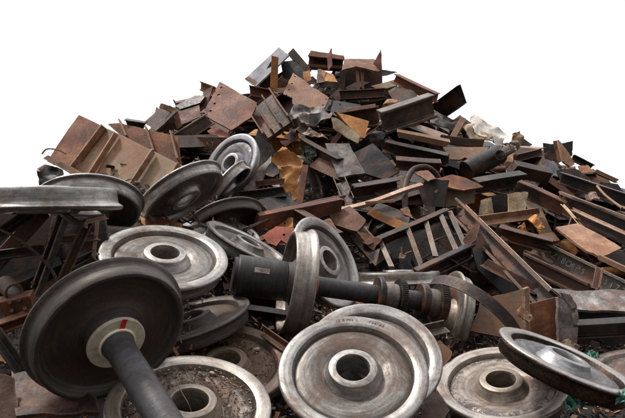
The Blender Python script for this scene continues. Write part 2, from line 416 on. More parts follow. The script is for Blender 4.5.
def beam_bm(sec, w, h, t, L, seed, bend=.01, skew=.04, twist=0.0, curve=0.0):
    rr = random.Random(seed); prof = SECT[sec](w, h, t)
    # round the corners a touch by chamfering each profile corner
    ch = min(t * .18, w * .06, h * .06); pr = []
    for i, p in enumerate(prof):
        a, b, c = V3(prof[i - 1] + (0,)), V3(p + (0,)), V3(prof[(i + 1) % len(prof)] + (0,))
        pr += [b + (a - b).normalized() * ch, b + (c - b).normalized() * ch]
    n = max(3, int(L / max(.12, L / 14))); bm = bmesh.new(); rings = []
    s0, s1 = rr.uniform(-skew, skew), rr.uniform(-skew, skew); off = V3((rr.uniform(0, 50),) * 3)
    for k in range(n + 1):
        zz = L * k / n; ring = []
        sk = s0 * (1 - k / n) + s1 * k / n
        bx = noise.noise(off + V3((0, 0, zz * 1.3))) * bend; by = noise.noise(off + V3((9, 0, zz * 1.3))) * bend + curve * (4 * (k / n) * (1 - k / n))
        tw = twist * (k / n - .5); c, s = math.cos(tw), math.sin(tw)
        for p in pr:
            e = V3((0, 0, 0))
            if k in (0, n): e = V3((0, 0, sk / max(w, h) * 2 * (p.y) + rr.uniform(-.012, .012)))
            wob = noise.noise(V3((p.x * 6, p.y * 6, zz * 3)) + off) * bend * .4
            ring.append(bm.verts.new((p.x * c - p.y * s + bx + wob, p.x * s + p.y * c + by + wob, zz + e.z)))
        rings.append(ring)
    m = len(pr)
    for a, b in zip(rings, rings[1:]):
        for i in range(m): bm.faces.new((a[i], a[(i + 1) % m], b[(i + 1) % m], b[i]))
    bm.faces.new(list(reversed(rings[0]))); bm.faces.new(rings[-1])
    return bm
def beam(name, a, b, hpx, mat, sec='I', wpx=None, tpx=None, up=(0, 0, 1), label=None, cat='beam', short=None, off=.12, parent=None, d=None, bend=.012, twist=0.0, skew=.03, curve=0.0, wm=None):
    """a, b: ends as seen (u, v[, distance]); hpx, wpx: section depth and width as seen"""
    SEED[0] += 1
    da = a[2] if len(a) > 2 else (d if d else depth(a[0], a[1]) - off)
    db = b[2] if len(b) > 2 else (d if d else depth(b[0], b[1]) - off)
    pa, pb = P(a[0], a[1], da), P(b[0], b[1], db)
    k = (da + db) / 2 / FPX; h = hpx * k; w = wm if wm else (wpx if wpx else hpx * .6) * k; t = (tpx * k if tpx else max(.012, h * .1))
    z = (pb - pa); L = z.length; z.normalize()
    y = V3(up); y = (y - z * y.dot(z)).normalized(); x = y.cross(z)
    if x.dot(CAM - pa) < 0: x = -x          # open side of a channel faces the yard
    m = Matrix((x, y, z)).transposed().to_4x4(); m.translation = pa
    bm = beam_bm(sec, w, h, t, L, SEED[0], bend, skew, twist, curve)
    ob = link(name, bm, M[mat] if isinstance(mat, str) else mat, m, parent)
    if label:
        e = (a[0], a[1]), (b[0], b[1])
        tag(ob, label, cat, short, ((a[0] + b[0]) / 2, (a[1] + b[1]) / 2), poly=band(e[0], e[1], hpx))
    return ob
def band(a, b, w):
    dx, dy = b[0] - a[0], b[1] - a[1]; l = math.hypot(dx, dy) or 1; nx, ny = -dy / l * w / 2, dx / l * w / 2
    return [(a[0] + nx, a[1] + ny), (b[0] + nx, b[1] + ny), (b[0] - nx, b[1] - ny), (a[0] - nx, a[1] - ny)]

def smooth_path(pts, n=6):
    out = []
    for i in range(len(pts) - 1):
        p0, p1, p2, p3 = pts[max(0, i - 1)], pts[i], pts[i + 1], pts[min(len(pts) - 1, i + 2)]
        for k in range(n):
            t = k / n
            out.append(.5 * ((2 * p1) + (p2 - p0) * t + (2 * p0 - 5 * p1 + 4 * p2 - p3) * t * t + (3 * p1 - p0 - 3 * p2 + p3) * t ** 3))
    return out + [pts[-1]]
def tube_bm(path, rad, seg=12, wall=None, origin=None):
    bm = bmesh.new(); o = origin or V3((0, 0, 0))
    nrm = None; rings = []; inner = []
    for i, p in enumerate(path):
        t = (path[min(i + 1, len(path) - 1)] - path[max(0, i - 1)]).normalized()
        if nrm is None:
            nrm = V3((0, 0, 1)).cross(t)
            if nrm.length < .1: nrm = V3((1, 0, 0)).cross(t)
        nrm = (nrm - t * nrm.dot(t)).normalized(); bi = t.cross(nrm)
        r = rad(i / (len(path) - 1)) if callable(rad) else rad
        mk = lambda q: [bm.verts.new(p - o + (nrm * math.cos(2 * math.pi * j / seg) + bi * math.sin(2 * math.pi * j / seg)) * q) for j in range(seg)]
        rings.append(mk(r))
        if wall: inner.append(mk(r - wall))
    q = lambda a, b: [bm.faces.new((a[j], a[(j + 1) % seg], b[(j + 1) % seg], b[j])) for j in range(seg)]
    for a, b in zip(rings, rings[1:]): q(a, b)
    if wall:
        for a, b in zip(inner, inner[1:]): q(b, a)
        q(inner[0], rings[0]); q(rings[-1], inner[-1])
    else:
        bm.faces.new(list(reversed(rings[0]))); bm.faces.new(rings[-1])
    return bm
def pipe(name, pts, rpx, mat, label=None, cat='pipe', short=None, off=.12, wall=.3, parent=None, seg=14, n=6, rad=None):
    """pts: (u, v[, distance]) along the pipe"""
    w = [P(p[0], p[1], p[2] if len(p) > 2 else depth(p[0], p[1]) - off) for p in pts]
    k = sum(p.y for p in w) / len(w) / FPX; r = rpx * k
    o = sum(w, V3((0, 0, 0))) / len(w)
    path = smooth_path(w, n) if len(w) > 2 else [w[0] + (w[1] - w[0]) * i / 6 for i in range(7)]
    f = (lambda t: r * rad(t)) if rad else r
    bm = tube_bm(path, f, seg, wall * r if wall else None, o)
    ob = link(name, bm, M[mat] if isinstance(mat, str) else mat, Matrix.Translation(o), parent)
    if label: tag(ob, label, cat, short, (sum(p[0] for p in pts) / len(pts), sum(p[1] for p in pts) / len(pts)), poly=band(pts[0], pts[-1], rpx * 2))
    return ob

def lathe(prof, seg=80, closed=False, wob=0.0, a0=0.0, a1=2 * math.pi):
    bm = bmesh.new(); rings = []; full = abs(a1 - a0 - 2 * math.pi) < 1e-4
    cnt = seg if full else seg + 1
    for j in range(cnt):
        a = a0 + (a1 - a0) * j / seg; c, s = math.cos(a), math.sin(a)
        rings.append([bm.verts.new((r * c * (1 + wob * math.sin(2 * a)), r * s * (1 + wob * math.sin(2 * a)), z)) for r, z in prof])
    pr = len(prof)
    for j in range(cnt if full else cnt - 1):
        A, B = rings[j], rings[(j + 1) % cnt]
        for i in range(pr if closed else pr - 1):
            bm.faces.new((A[i], B[i], B[(i + 1) % pr], A[(i + 1) % pr]))
    if not full and closed:
        bm.faces.new(rings[0]); bm.faces.new(list(reversed(rings[-1])))
    return bm

# ---------------------------------------------------------------- railway wheels
RO = .49
RIM = [(.384,-.012),(.388,-.030),(.398,-.056),(.412,-.064),(.468,-.068),(.482,-.064),(.489,-.056),(.490,-.048),(.485,-.040),(.474,-.033),(.464,-.026),(.459,-.014),(.457,.010),(.454,.040),(.450,.058),(.444,.066),(.436,.068),(.428,.068),(.422,.065),(.414,.058),(.402,.030),(.392,.016),(.384,.010)]
WEB = [(.384,.010),(.372,.004),(.345,-.002),(.30,-.005),(.26,-.001),(.232,.008),(.214,.018),(.200,.028)]
WEBB = [(.200,-.012),(.225,-.022),(.26,-.030),(.31,-.034),(.35,-.031),(.372,-.024),(.384,-.012)]
HUB = [(.200,.028),(.186,.034),(.176,.046),(.168,.074),(.163,.084),(.155,.089),(.146,.089),(.118,.089),(.112,.086),(.108,.080),(.107,.04),(.107,-.05),(.108,-.078),(.112,-.085),(.148,-.085),(.157,-.080),(.166,-.058),(.184,-.032),(.200,-.012)]
WHEEL_ME = {}
def wheel_mesh(part):
    if part in WHEEL_ME: return WHEEL_ME[part]
    if part == 'rim': bm = lathe(RIM, 112)
    elif part == 'hub': bm = lathe(HUB, 72)
    elif part == 'web':
        bm = lathe(WEB, 80); b2 = lathe(WEBB, 80)
        tmp = bpy.data.meshes.new('t'); b2.to_mesh(tmp); b2.free(); bm.from_mesh(tmp); bpy.data.meshes.remove(tmp)
    bmesh.ops.recalc_face_normals(bm, faces=bm.faces)
    if part == 'web':      # two skins: front looks out along +z, back along -z
        bm.normal_update()
        for f in bm.faces:
            front = f.calc_center_median().z > -.0115
            if (f.normal.z > 0) != front: f.normal_flip()
    for f in bm.faces: f.smooth = True
    for e in bm.edges:
        if len(e.link_faces) == 2: e.smooth = e.calc_face_angle(3.2) < math.radians(38)
    me = bpy.data.meshes.new('wheel_' + part); bm.to_mesh(me); bm.free()
    me.materials.append(WM['worn'][0]); WHEEL_ME[part] = me
    return me
def wheel_axis(u, v, ratio, ang, d):
    p = P(u, v, d); t = (CAM - p).normalized()
    r = t.cross(V3((0, 0, 1))).normalized() * -1
    if r.x < 0: r = -r
    up = r.cross(V3((0, 1, 0))); up = (V3((0, 0, 1)) - t * t.z).normalized()
    a = math.radians(ang); s = math.sqrt(max(0, 1 - ratio * ratio))
    return p, (t * ratio + (r * math.cos(a) + up * math.sin(a)) * s).normalized()
def wheel_parts(root, mtx, var, wide=1.0):
    mtx = mtx @ Matrix.Diagonal((1, 1, wide, 1))
    mats = WM[var]
    out = {}
    for part, mt in zip(('rim', 'web', 'hub'), mats):
        out[part] = link_mesh(part, wheel_mesh(part), mtx, root, mt)
    return out
def wheel(label, short, u, v, major, ratio, ang, flange='front', var='worn', d=None, spin=None, group='railway wheels lying in the scrap heap', dz=0.0):
    d = d or FPX * 2 * RO / major
    p, n = wheel_axis(u, v, ratio, ang, d)
    zax = -n if flange == 'front' else n
    m = frame(p - n * .067, zax)
    m = m @ Matrix.Rotation(spin if spin is not None else R.uniform(0, 6.28), 4, 'Z')
    el = []
    for k in range(12):
        a = k * math.pi / 6; e = math.radians(ang)
        x, y = math.cos(a) * major / 2, math.sin(a) * major / 2 * max(ratio, .12)
        el.append((u + x * math.sin(e) + y * math.cos(e), v + x * math.cos(e) - y * math.sin(e)))
    root = empty('train_wheel', p, label, 'train wheel', short, (u, v), group, m, poly=el)
    ps = wheel_parts(root, m, var)
    return root, ps, m, n, d
# ================================================================ RAILWAY WHEELS
NOSE = lambda x, z, y=-1: (x, y, z)
W1 = wheel('big worn steel wheel facing out in front with stamped rim and wide open bore', 'the big front wheel', 353, 369, 151, .76, 88, 'front', 'worn', spin=1.0)
o1 = W1[2].translation - W1[3] * .15
ry = P(374, 353, 1) - CAM
wheel('worn wheel half hidden directly behind the big stamped front wheel', 'the wheel behind the stamped one', 374, 353, 151, .77, 82, 'front', 'worn', d=(o1 - CAM).dot(W1[3]) / ry.dot(W1[3]))
W3 = wheel('brown dirty wheel at bottom filled with straw and stones, under the axle', 'the straw filled wheel', 190, 402, 168, .62, 86, 'front', 'tan', d=3.62)
W4 = wheel('dark rusty wheel with dirt on its web, behind the straw filled wheel', 'the dirt covered dark wheel', 226, 360, 134, .60, 88, 'front', 'rusty', d=4.6)
W5 = wheel('tan wheel lying face up in front with raised hub, lowest at right', 'the tan front wheel', 501, 381, 130, .57, 95, 'front', 'tan')
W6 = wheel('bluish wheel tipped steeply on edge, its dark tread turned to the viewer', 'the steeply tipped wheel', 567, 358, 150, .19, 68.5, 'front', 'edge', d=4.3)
wheel('small looking tan wheel cut off by the edge beyond the steeply tipped wheel', 'the half cut off wheel', 650, 364, 110, .30, 95, 'front', 'tan', d=5.3)
W8 = wheel('pale worn wheel lying flat above the cream hubbed wheelset, hub uppermost', 'the flat pale wheel', 165, 254, 127, .50, 84, 'front', 'worn')
wheel('pale wheel leaning behind the upright banded wheel, bore showing', 'the leaning wheel behind the upright wheelset', 329, 261, 88, .52, 28, 'front', 'worn', d=6.0)
wheel('wheel lying level and seen edge on with pale tread, behind the geared axle', 'the edge on pale tread', 398, 272, 90, .02, 92, 'back', 'worn', d=6.7)
wheel('wheel standing on edge with tan tread inside the thin rusty hoop', 'the wheel inside the hoop', 444, 316, 66, .34, 165, 'front', 'tan', d=6.3)
wheel('big wheel tilted away at top left showing its dark flange arc', 'the tilted flange arc', 90, 214, 106, .50, -92, 'back', 'worn', d=5.6)
wheel('big wheel seen edge on at far left, tread banded grey and brown', 'the edge on far left wheel', 43, 190, 154, -.045, 91, 'back', 'worn', d=3.9)
wheel('tan treaded wheel lying flat between two pale wheels at left', 'the low tan tread', 124, 220, 78, .14, 86, 'back', 'tan', d=6.2)
wheel('wheel leaning up to the right, tread lit and its underside black', 'the leaning black sided wheel', 186, 199, 98, .36, -58, 'back', 'worn', d=6.3)
wheel('bluish grey wheel facing out halfway up the heap, the highest of the wheels', 'the highest wheel', 230, 163, 62, .62, 144, 'front', 'blue', d=8.7)
wheel('narrow wheel edge wedged just below the highest bluish wheel', 'the wedged wheel edge', 230, 194, 66, .22, -38, 'back', 'worn', d=8.4)
wheel('dark wheel with a thin light rim arc, below the wedged wheel edge', 'the thin light arc', 228, 228, 74, .46, -72, 'back', 'dark', d=7.4)
wheel('wheel with ringed face, mostly hidden behind the flat pale wheel', 'the ringed half hidden wheel', 217, 237, 82, .46, 86, 'front', 'worn', d=6.8)
wheel('wheel sloping down to the right above the black sleeve, thick worn tread', 'the sloping thick wheel', 250, 243, 86, .17, 62, 'front', 'worn', d=6.3)
wheel('dark wheel tilted in shadow between flat pale wheel and black sleeve', 'the wheel in shadow', 191, 317, 100, .26, 106, 'front', 'dark', d=4.95)
wheel('wheel half buried with pale rim behind the torn orange sheet', 'the half buried pale rim', 306, 186, 44, .6, 20, 'front', 'worn', d=9.2)

# ---------------------------------------------------------------- wheelset with the cream hub, axle reaching out of the frame
p9, n9 = wheel_axis(114, 339, .72, -60, 3.58)
m9 = frame(p9 - n9 * .067, n9)
ws = empty('wheelset', p9, 'dark wheelset tipped forward, cream hub ring with red stripe, thick grey axle', 'wheelset', 'the cream hubbed wheelset', (104, 330), None, m9,
           poly=[(24,330),(40,295),(80,268),(130,264),(175,280),(184,310),(175,345),(190,418),(120,418),(100,396),(60,392),(30,365)])
wheel_parts(ws, m9, 'dark')
ax = link('axle', lathe([(.001,.02),(.098,.02),(.098,.135),(.094,.145),(.086,.20),(.084,1.25),(.001,1.25)], 48), M['axle'], m9, ws)
link('hub_ring', lathe([(.098,.088),(.166,.088),(.172,.094),(.172,.112),(.166,.117),(.098,.117)], 64, True), M['cream_paint'], m9, ws)
cl = link('collar', lathe([(.098,.112),(.108,.112),(.108,.126),(.105,.130),(.098,.130)], 56, True), M['cream_paint'], m9, ws)
inv9 = m9.inverted()
tp = inv9 @ P(125, 318, 3.5); a9 = math.atan2(tp.y, tp.x)
def arc_patch(r0, r1, z0, z1, a, da, th=.002):
    return lathe([(r0, z0), (r1, z1), (r1, z1 + th), (r0, z0 + th)], 6, True, 0, a - da, a + da)
link('paint_mark', sheet_bm([(.099,-.0165),(.140,-.0155),(.1715,-.0175),(.1725,.016),(.135,.0175),(.099,.015)], .002, (), .0004, .0016, None, 22, 3), M['red_paint'], m9 @ Matrix.Rotation(a9, 4, 'Z') @ Matrix.Translation((0, 0, .1195)), ws)

# ---------------------------------------------------------------- wheelset lying across the middle
pa, n10 = wheel_axis(296, 283, .20, 172, 5.35)
p10 = P(296, 283, 5.35)
left, right = P(232, 275, 5.27), P(440, 305, 5.62)
n10 = (left - right).normalized()
m10 = frame(p10, n10)
w2 = empty('wheelset', p10, 'wheelset across the middle with upright banded wheel, black sleeve and geared axle', 'wheelset', 'the geared wheelset', (300, 283), None, m10,
           poly=[(228,254),(280,256),(280,240),(300,230),(316,240),(318,276),(380,278),(440,284),(440,322),(375,312),(316,300),(310,330),(285,338),(274,300),(230,300)])
flipped = m10 @ Matrix.Rotation(math.pi, 4, 'X')
wp = wheel_parts(w2, m10, 'mixed', 1.4)
Lr = (right - p10).length
link('axle', lathe([(.001,.02),(.099,.02),(.099,-.16),(.088,-.19),(.086,-Lr),(.001,-Lr)], 48), M['axle'], m10, w2)
link('sleeve', lathe([(.107,.10),(.168,.10),(.175,.108),(.175,.52),(.168,.53),(.150,.53),(.150,.56),(.001,.56)], 56), M['sleeve'], m10, w2)
bm = bmesh.new(); bmesh.ops.create_cube(bm, size=1); bmesh.ops.scale(bm, vec=(.008,.045,.13), verts=bm.verts)
bmesh.ops.bevel(bm, geom=list(bm.edges), offset=.002, segments=1, affect='EDGES')
up10 = inv = m10.inverted() @ P(258, 264, 5.0); a10 = math.atan2(up10.y, up10.x)
link('data_plate', bm, M['burnt'], m10 @ Matrix.Rotation(a10, 4, 'Z') @ Matrix.Translation((.176, 0, .33)), w2)
link('paint_mark', lathe([(.0995,-.130),(.1012,-.130),(.1012,-.185),(.0995,-.185)], 48, True), M['red'], m10, w2)
def gear_bm(r, z0, z1, teeth, depth_):
    bm = bmesh.new(); pr = []
    for k in range(teeth):
        for f, rr in ((0, r - depth_), (.22, r - depth_), (.34, r), (.72, r), (.84, r - depth_)):
            a = 2 * math.pi * (k + f) / teeth; pr.append((rr * math.cos(a), rr * math.sin(a)))
    A = [bm.verts.new((x, y, z0)) for x, y in pr]; B = [bm.verts.new((x, y, z1)) for x, y in pr]
    n = len(pr)
    for i in range(n): bm.faces.new((A[i], A[(i + 1) % n], B[(i + 1) % n], B[i]))
    bm.faces.new(list(reversed(A))); bm.faces.new(B)
    return bm
zl = lambda u: (m10.inverted() @ (p10 + (right - p10) * ((u - 296) / 144))).z
for (u, rr, wd, kind) in ((376, .168, .05, 'c'), (387, .120, .14, 'd'), (397, .172, .055, 'g'), (420, .165, .07, 'c'), (430, .128, .12, 'd'), (438, .182, .07, 'g')):
    z = zl(u)
    if kind == 'g': link('gear', gear_bm(rr, z - wd / 2, z + wd / 2, 52, .007), M['black'], m10, w2)
    else:
        link('bearing_ring' if kind == 'd' else 'collar', lathe([(.086, z - wd/2), (rr - .012, z - wd/2), (rr, z - wd/2 + .01), (rr, z + wd/2 - .01), (rr - .012, z + wd/2), (.086, z + wd/2)], 56, True), M['axle_light'] if kind == 'd' else M['black'], m10, w2)
link('end_cap', lathe([(.001, -Lr - .03), (.14, -Lr - .03), (.15, -Lr - .02), (.15, -Lr + .04), (.001, -Lr + .04)], 48), M['black'], m10, w2)

# rim stamps on the big front wheel
def char_mesh(txt, size, extr):
    c = bpy.data.curves.new('txt', 'FONT'); c.body = txt; c.size = size; c.extrude = extr; c.align_x = 'CENTER'; c.align_y = 'CENTER'
    ob = bpy.data.objects.new('txt', c); COL.objects.link(ob)
    dg = bpy.context.evaluated_depsgraph_get(); me = bpy.data.meshes.new_from_object(ob.evaluated_get(dg))
    bpy.data.objects.remove(ob); bpy.data.curves.remove(c)
    return me
def add_text(bm, txt, size, extr, mtx):
    me = char_mesh(txt, size, extr); me.transform(mtx); bm.from_mesh(me); bpy.data.meshes.remove(me)
root, ps, mW, nW, dW = W1
inv = mW.inverted()
bm = bmesh.new()
def rim_text(txt, u0, v0, u1, v1):
    q0, q1 = inv @ P(u0, v0, dW + .28), inv @ P(u1, v1, dW + .28)
    a0, a1 = math.atan2(q0.y, q0.x), math.atan2(q1.y, q1.x)
    while a1 - a0 > math.pi: a1 -= 2 * math.pi
    while a1 - a0 < -math.pi: a1 += 2 * math.pi
    for i, ch in enumerate(txt):
        if ch == ' ': continue
        a = a0 + (a1 - a0) * (i + .5) / len(txt)
        rad = V3((math.cos(a), math.sin(a), 0)); zz = V3((0, 0, -1)); xx = rad.cross(zz) * 1
        mm = Matrix((xx, rad, zz)).transposed().to_4x4(); mm.translation = rad * .442 + V3((0, 0, -.0665))
        add_text(bm, ch, .030, .0016, mm)
rim_text('13 8 M43 1', 337, 316, 358, 315); rim_text('T04', 368, 317, 376, 319); rim_text('A2', 379, 320, 385, 322)
link('stamped_lettering', bm, M['stamp'], mW, ps['rim'])

# dirt lying in the two rusty wheels
def litter(label, mW, n, r0, r1, zf, sx, seed, mat='dirt', sector=None):
    rr = random.Random(seed); bm = bmesh.new()
    for k in range(n):
        a = rr.uniform(*(sector or (0, 6.283))); r = math.sqrt(rr.uniform(r0 * r0, r1 * r1)); z = zf(r)
        kind = rr.random(); M4 = Matrix.Translation((r * math.cos(a), r * math.sin(a), z + rr.uniform(.0, .012))) @ Matrix.Rotation(rr.uniform(0, 6.28), 4, 'Z') @ Matrix.Rotation(rr.uniform(-.35, .35), 4, 'X') @ Matrix.Rotation(rr.uniform(-.3, .3), 4, 'Y')
        l = rr.uniform(.004, .014) * sx
        s = (l * rr.uniform(4, 12), l * .3, l * .25) if kind < .22 else (l * rr.uniform(.7, 1.8), l * rr.uniform(.6, 1.2), l * rr.uniform(.3, .9))
        vs = bmesh.ops.create_cube(bm, size=1)['verts']
        for v in vs: v.co = M4 @ V3((v.co.x * s[0] * rr.uniform(.5, 1.2), v.co.y * s[1] * rr.uniform(.5, 1.2), v.co.z * s[2] * rr.uniform(.5, 1.2)))
    o = link('dirt', bm, M[mat], mW); o['kind'] = 'stuff'; o['label'] = label; o['category'] = 'dirt'
    return o
# flange-front wheels have +z away from us, so their visible web sits on the negative side
zfront = lambda r: -.030 if r < .38 else -.05
litter('brown dirt, straw and chips lying inside the bottom wheel under the axle', W3[2] @ Matrix.Rotation(math.pi, 4, 'X'), 900, .20, .40, lambda r: .036, 1.0, 5)
litter('loose dark dirt on the web of the rusty wheel behind', W4[2] @ Matrix.Rotation(math.pi, 4, 'X'), 420, .19, .40, lambda r: .036, .9, 6)
def stone(label, u, v, d, s, mat, seed):
    rr = random.Random(seed); bm = bmesh.new(); bmesh.ops.create_icosphere(bm, subdivisions=2, radius=1)
    o = V3((rr.uniform(0, 50),) * 3)
    for w in bm.verts: w.co = V3((w.co.x * s, w.co.y * s * .7, w.co.z * s * .5)) * (1 + .5 * noise.noise(w.co * 1.6 + o))
    ob = link('stone', bm, M[mat], Matrix.Translation(P(u, v, d)) @ Matrix.Rotation(rr.uniform(0, 6), 4, 'Z'), None, 28)
    return tag(ob, label, 'stone')
def on_wheel(W, u, v, h=.05):
    m = W[2]; n = W[3]; o = m.translation + n * h
    ray = P(u, v, 1) - CAM; return ((o - CAM).dot(n) / ray.dot(n))
for lb, W, u, v, s in (('white stone on the straw in the bottom wheel, just above its bore', W3, 212, 373, .022), ('small pale stone at the right of the straw filled wheel', W3, 229, 406, .014), ('white flat stone on the dark dirt covered wheel', W4, 257, 349, .026), ('tiny pale stone beside the white one in the bottom wheel', W3, 223, 377, .010)):
    stone(lb, u, v, on_wheel(W, u, v), s, 'concrete', int(u))
d3 = on_wheel(W3, 178, 388, .1)
pipe('wire', [(176, 380, d3), (182, 393, d3 - .02), (188, 403, d3 - .05), (193, 416, d3 - .03)], .45, 'bright', 'thin pale wire hanging over the bore of the straw filled wheel', 'wire', None, wall=None, seg=6)

# ---------------------------------------------------------------- thin rusty hoop
ph, nh = wheel_axis(472, 316, .36, 233, 5.75)
mh = frame(ph, nh)
hp = link('hoop', lathe([(.495,-.055),(.508,-.055),(.508,.055),(.495,.055)], 90, True, .04), M['dark'], mh @ Matrix.Rotation(.4, 4, 'Z'))
tag(hp, 'thin rusty hoop standing tilted in front of brown plates, right of the geared axle', 'hoop', 'the thin rusty hoop', (470, 310), poly=[(430,284),(450,280),(480,298),(512,335),(500,345),(455,345),(436,318)])
# ================================================================ NAMED SCRAP, one piece at a time
PL = 'metal plate'
# --- the ribbed girder on the left skyline
g = empty('ribbed_girder', P(120, 160, 7.9), 'tan and olive ribbed girder panel jutting over the wheels on the left skyline', 'girder', 'the ribbed girder', (125, 160),
          poly=[(46,162),(80,115),(120,124),(178,160),(200,165),(165,205),(140,200),(90,180)])
gn = (-.38, -.80, .46); gd = P(120, 160, 7.9)
plate('side_panel', [(47,161),(79,115),(106,128),(74,173)], 'brown', gn, through=gd, parent=g, th=.03, warp=.03)
plate('side_panel', [(75,172),(107,128),(192,170),(166,208),(120,196)], 'olive', gn, through=gd + V3((0, .02, 0)), parent=g, th=.03, warp=.02)
plate('flange', [(43,158),(48,155),(118,191),(166,212),(164,217),(114,199)], 'tan', (-.2,-.85,.4), through=gd - V3((0,.12,0)), parent=g, th=.025, warp=.01)
def rib_on(parent, a, b, n, through, hgt, mat, th=.022):
    nn = V3(n).normalized()
    def hit(u, v):
        ray = P(u, v, 1) - CAM; return CAM + ray * ((through - CAM).dot(nn) / ray.dot(nn))
    pa, pb = hit(*a), hit(*b); z = (pb - pa); L = z.length; z.normalize(); x = nn; y = z.cross(x)
    m = Matrix((x, y, z)).transposed().to_4x4(); m.translation = pa + nn * hgt * .5
    SEED[0] += 1
    return link('rib', beam_bm('B', hgt, th, th, L, SEED[0], .006, .0), M[mat], m, parent)
for a, b in (((105,128),(72,172)), ((118,135),(90,180)), ((155,153),(127,196)), ((181,166),(158,203))):
    rib_on(g, a, b, gn, gd, .085, 'tan')
g2 = empty('ribbed_girder', P(150, 145, 8.5), 'rusty orange ribbed panel showing its top edge behind the larger ribbed girder', 'girder', 'the ribbed panel behind', (148, 143),
           poly=[(112,124),(178,134),(180,162),(150,152)])
g2d = P(150, 142, 8.6); g2n = (-.15, -.86, .48)
plate('side_panel', [(108,124),(120,123),(178,137),(181,164),(150,158)], 'brown', g2n, through=g2d, parent=g2, th=.03)
for a, b in (((121,122),(128,138)), ((147,129),(155,153)), ((172,134),(179,161))): rib_on(g2, a, b, g2n, g2d, .08, 'tan')
plate('metal_box', [(37,168),(44,164),(57,167),(60,186),(38,188)], 'black', (-.2,-.9,.2), d=7.0, th=.1, label='black crumpled box behind the tilted flange arc on the left skyline', cat='scrap box', short='the black crumpled box', warp=.05)
pipe('wire', [(42,154,8.0),(47,149,8.0),(58,150,8.0),(66,154,8.0)], .8, 'steelgrey', 'thin curled wire at the far left tip of the ribbed girder', 'wire', None, wall=None, seg=6)

# --- left skyline, above the girder
beam('i_beam', (127,124,8.9), (144,127,8.9), 9, 'black', 'I', 9, up=(.1,-.3,1), label='short black stub of beam on the skyline above the ribbed panel', short='the short black stub')
b = empty('open_box', P(165, 122, 9.8), 'open ended rusty box with dark mouth on the left skyline', 'scrap box', 'the open ended box', (165, 121), poly=[(146,122),(160,106),(182,110),(178,128),(158,132)])
plate('side_panel', [(144,122),(161,107),(176,112),(156,131)], 'brownred', (-.5,-.6,.6), d=9.7, parent=b, th=.03)
plate('end_panel', [(158,131),(175,112),(177,128),(168,132)], 'black', (.2,-1,0), d=9.9, parent=b, th=.03)
plate('top_panel', [(159,107),(161,103),(176,108),(175,113)], 'tan', (0,-.9,.3), d=9.6, parent=b, th=.03)
plate('side_panel', [(174,112),(178,111),(182,126),(177,129)], 'brown', (.5,-.9,.2), d=9.7, parent=b, th=.03)
plate('steel_plate', [(175,113),(199,105),(201,116),(178,126)], 'maroon', (-.2,-.8,.5), d=9.9, label='purple brown plate leaning right of the open ended box', cat=PL, short='the purple brown plate')
beam('channel_beam', (176,140,9.5), (210,119,9.7), 13, 'steelgrey', 'U', 8, up=(-.3,-.2,1), label='grey channel running up to the right under the purple brown plate', short='the grey skyline channel')
plate('steel_plate', [(175,106),(196,95),(205,96),(200,103),(180,109)], 'black', (-.3,-.7,.6), d=10.2, th=.05, label='thin dark plate pointing left off the skyline, near the holed maroon plate', cat=PL, short='the thin dark skyline plate')
beam('angle_iron', (200,86,11), (214,91,11), 8, 'tan', 'U', 6, label='small tan channel end poking out left of the holed maroon plate', short='the small tan channel end')
plate('steel_plate', [(203,92),(213,86),(208,104),(199,112)], 'maroon', (-.5,-.8,.3), d=10.2, label='narrow maroon flap folded against the holed maroon plate', cat=PL)
plate('steel_plate', [(220,82),(257,103),(251,117),(231,130),(205,115),(205,110)], 'maroon', (-.15,-.82,.55), d=9.9, th=.035, holes=[(221.5,88,1.3),(218.5,95,1.3),(214.5,103.5,1.3),(210.5,111,1.3)], warp=.02,
      label='large maroon plate with a row of four bolt holes down its left edge', cat=PL, short='the holed maroon plate')
plate('steel_plate', [(207,131),(216,126),(229,134),(227,140),(216,139)], 'red', (-.1,-.6,.8), d=9.8, label='bright red orange plate under the holed maroon plate', cat=PL, short='the red orange plate')
bb = beam('long_bar', (172,143,9.3), (236,144,9.3), 13, 'black', 'B', 4, label='long black bar with faded yellow letters, above the highest wheel', short='the yellow lettered bar', bend=0, skew=0)
bm = bmesh.new()
for i, ch in enumerate('TWRY'):
    mm = Matrix.Translation((0, 0, 0))
    pz = P(197 + i * 5.2, 143.5, 9.3 - .034); mm = Matrix.Translation(pz) @ Matrix.Rotation(math.pi / 2, 4, 'X')
    add_text(bm, ch, .075, .001, mm)
bm.transform(WORLD[bb.name].inverted())
link('painted_lettering', bm, M['yellow'], WORLD[bb.name], bb)
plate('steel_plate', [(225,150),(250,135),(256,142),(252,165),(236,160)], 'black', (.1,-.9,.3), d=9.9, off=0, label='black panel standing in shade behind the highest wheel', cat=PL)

# --- ribbed block right of the maroon plate
rb = empty('ribbed_block', P(270, 115, 9.9), 'dark rusty block with parallel ribs leaning left beside the holed maroon plate', 'girder', 'the ribbed block', (270, 116), poly=[(250,112),(273,93),(291,120),(270,138)])
rn = (-.35, -.75, .5); rd = P(270, 115, 9.8)
plate('back_panel', [(250,113),(273,93),(292,121),(268,138)], 'dark', rn, through=rd, parent=rb, th=.04)
for a, b_ in (((250,113),(266,138)), ((257,107),(274,134)), ((265,100),(283,128)), ((272,93),(291,121))): rib_on(rb, a, b_, rn, rd, .13, 'brown')
plate('end_flange', [(266,139),(292,121),(294,125),(268,143)], 'brown', (-.1,-.9,-.1), d=9.7, parent=rb, th=.03)

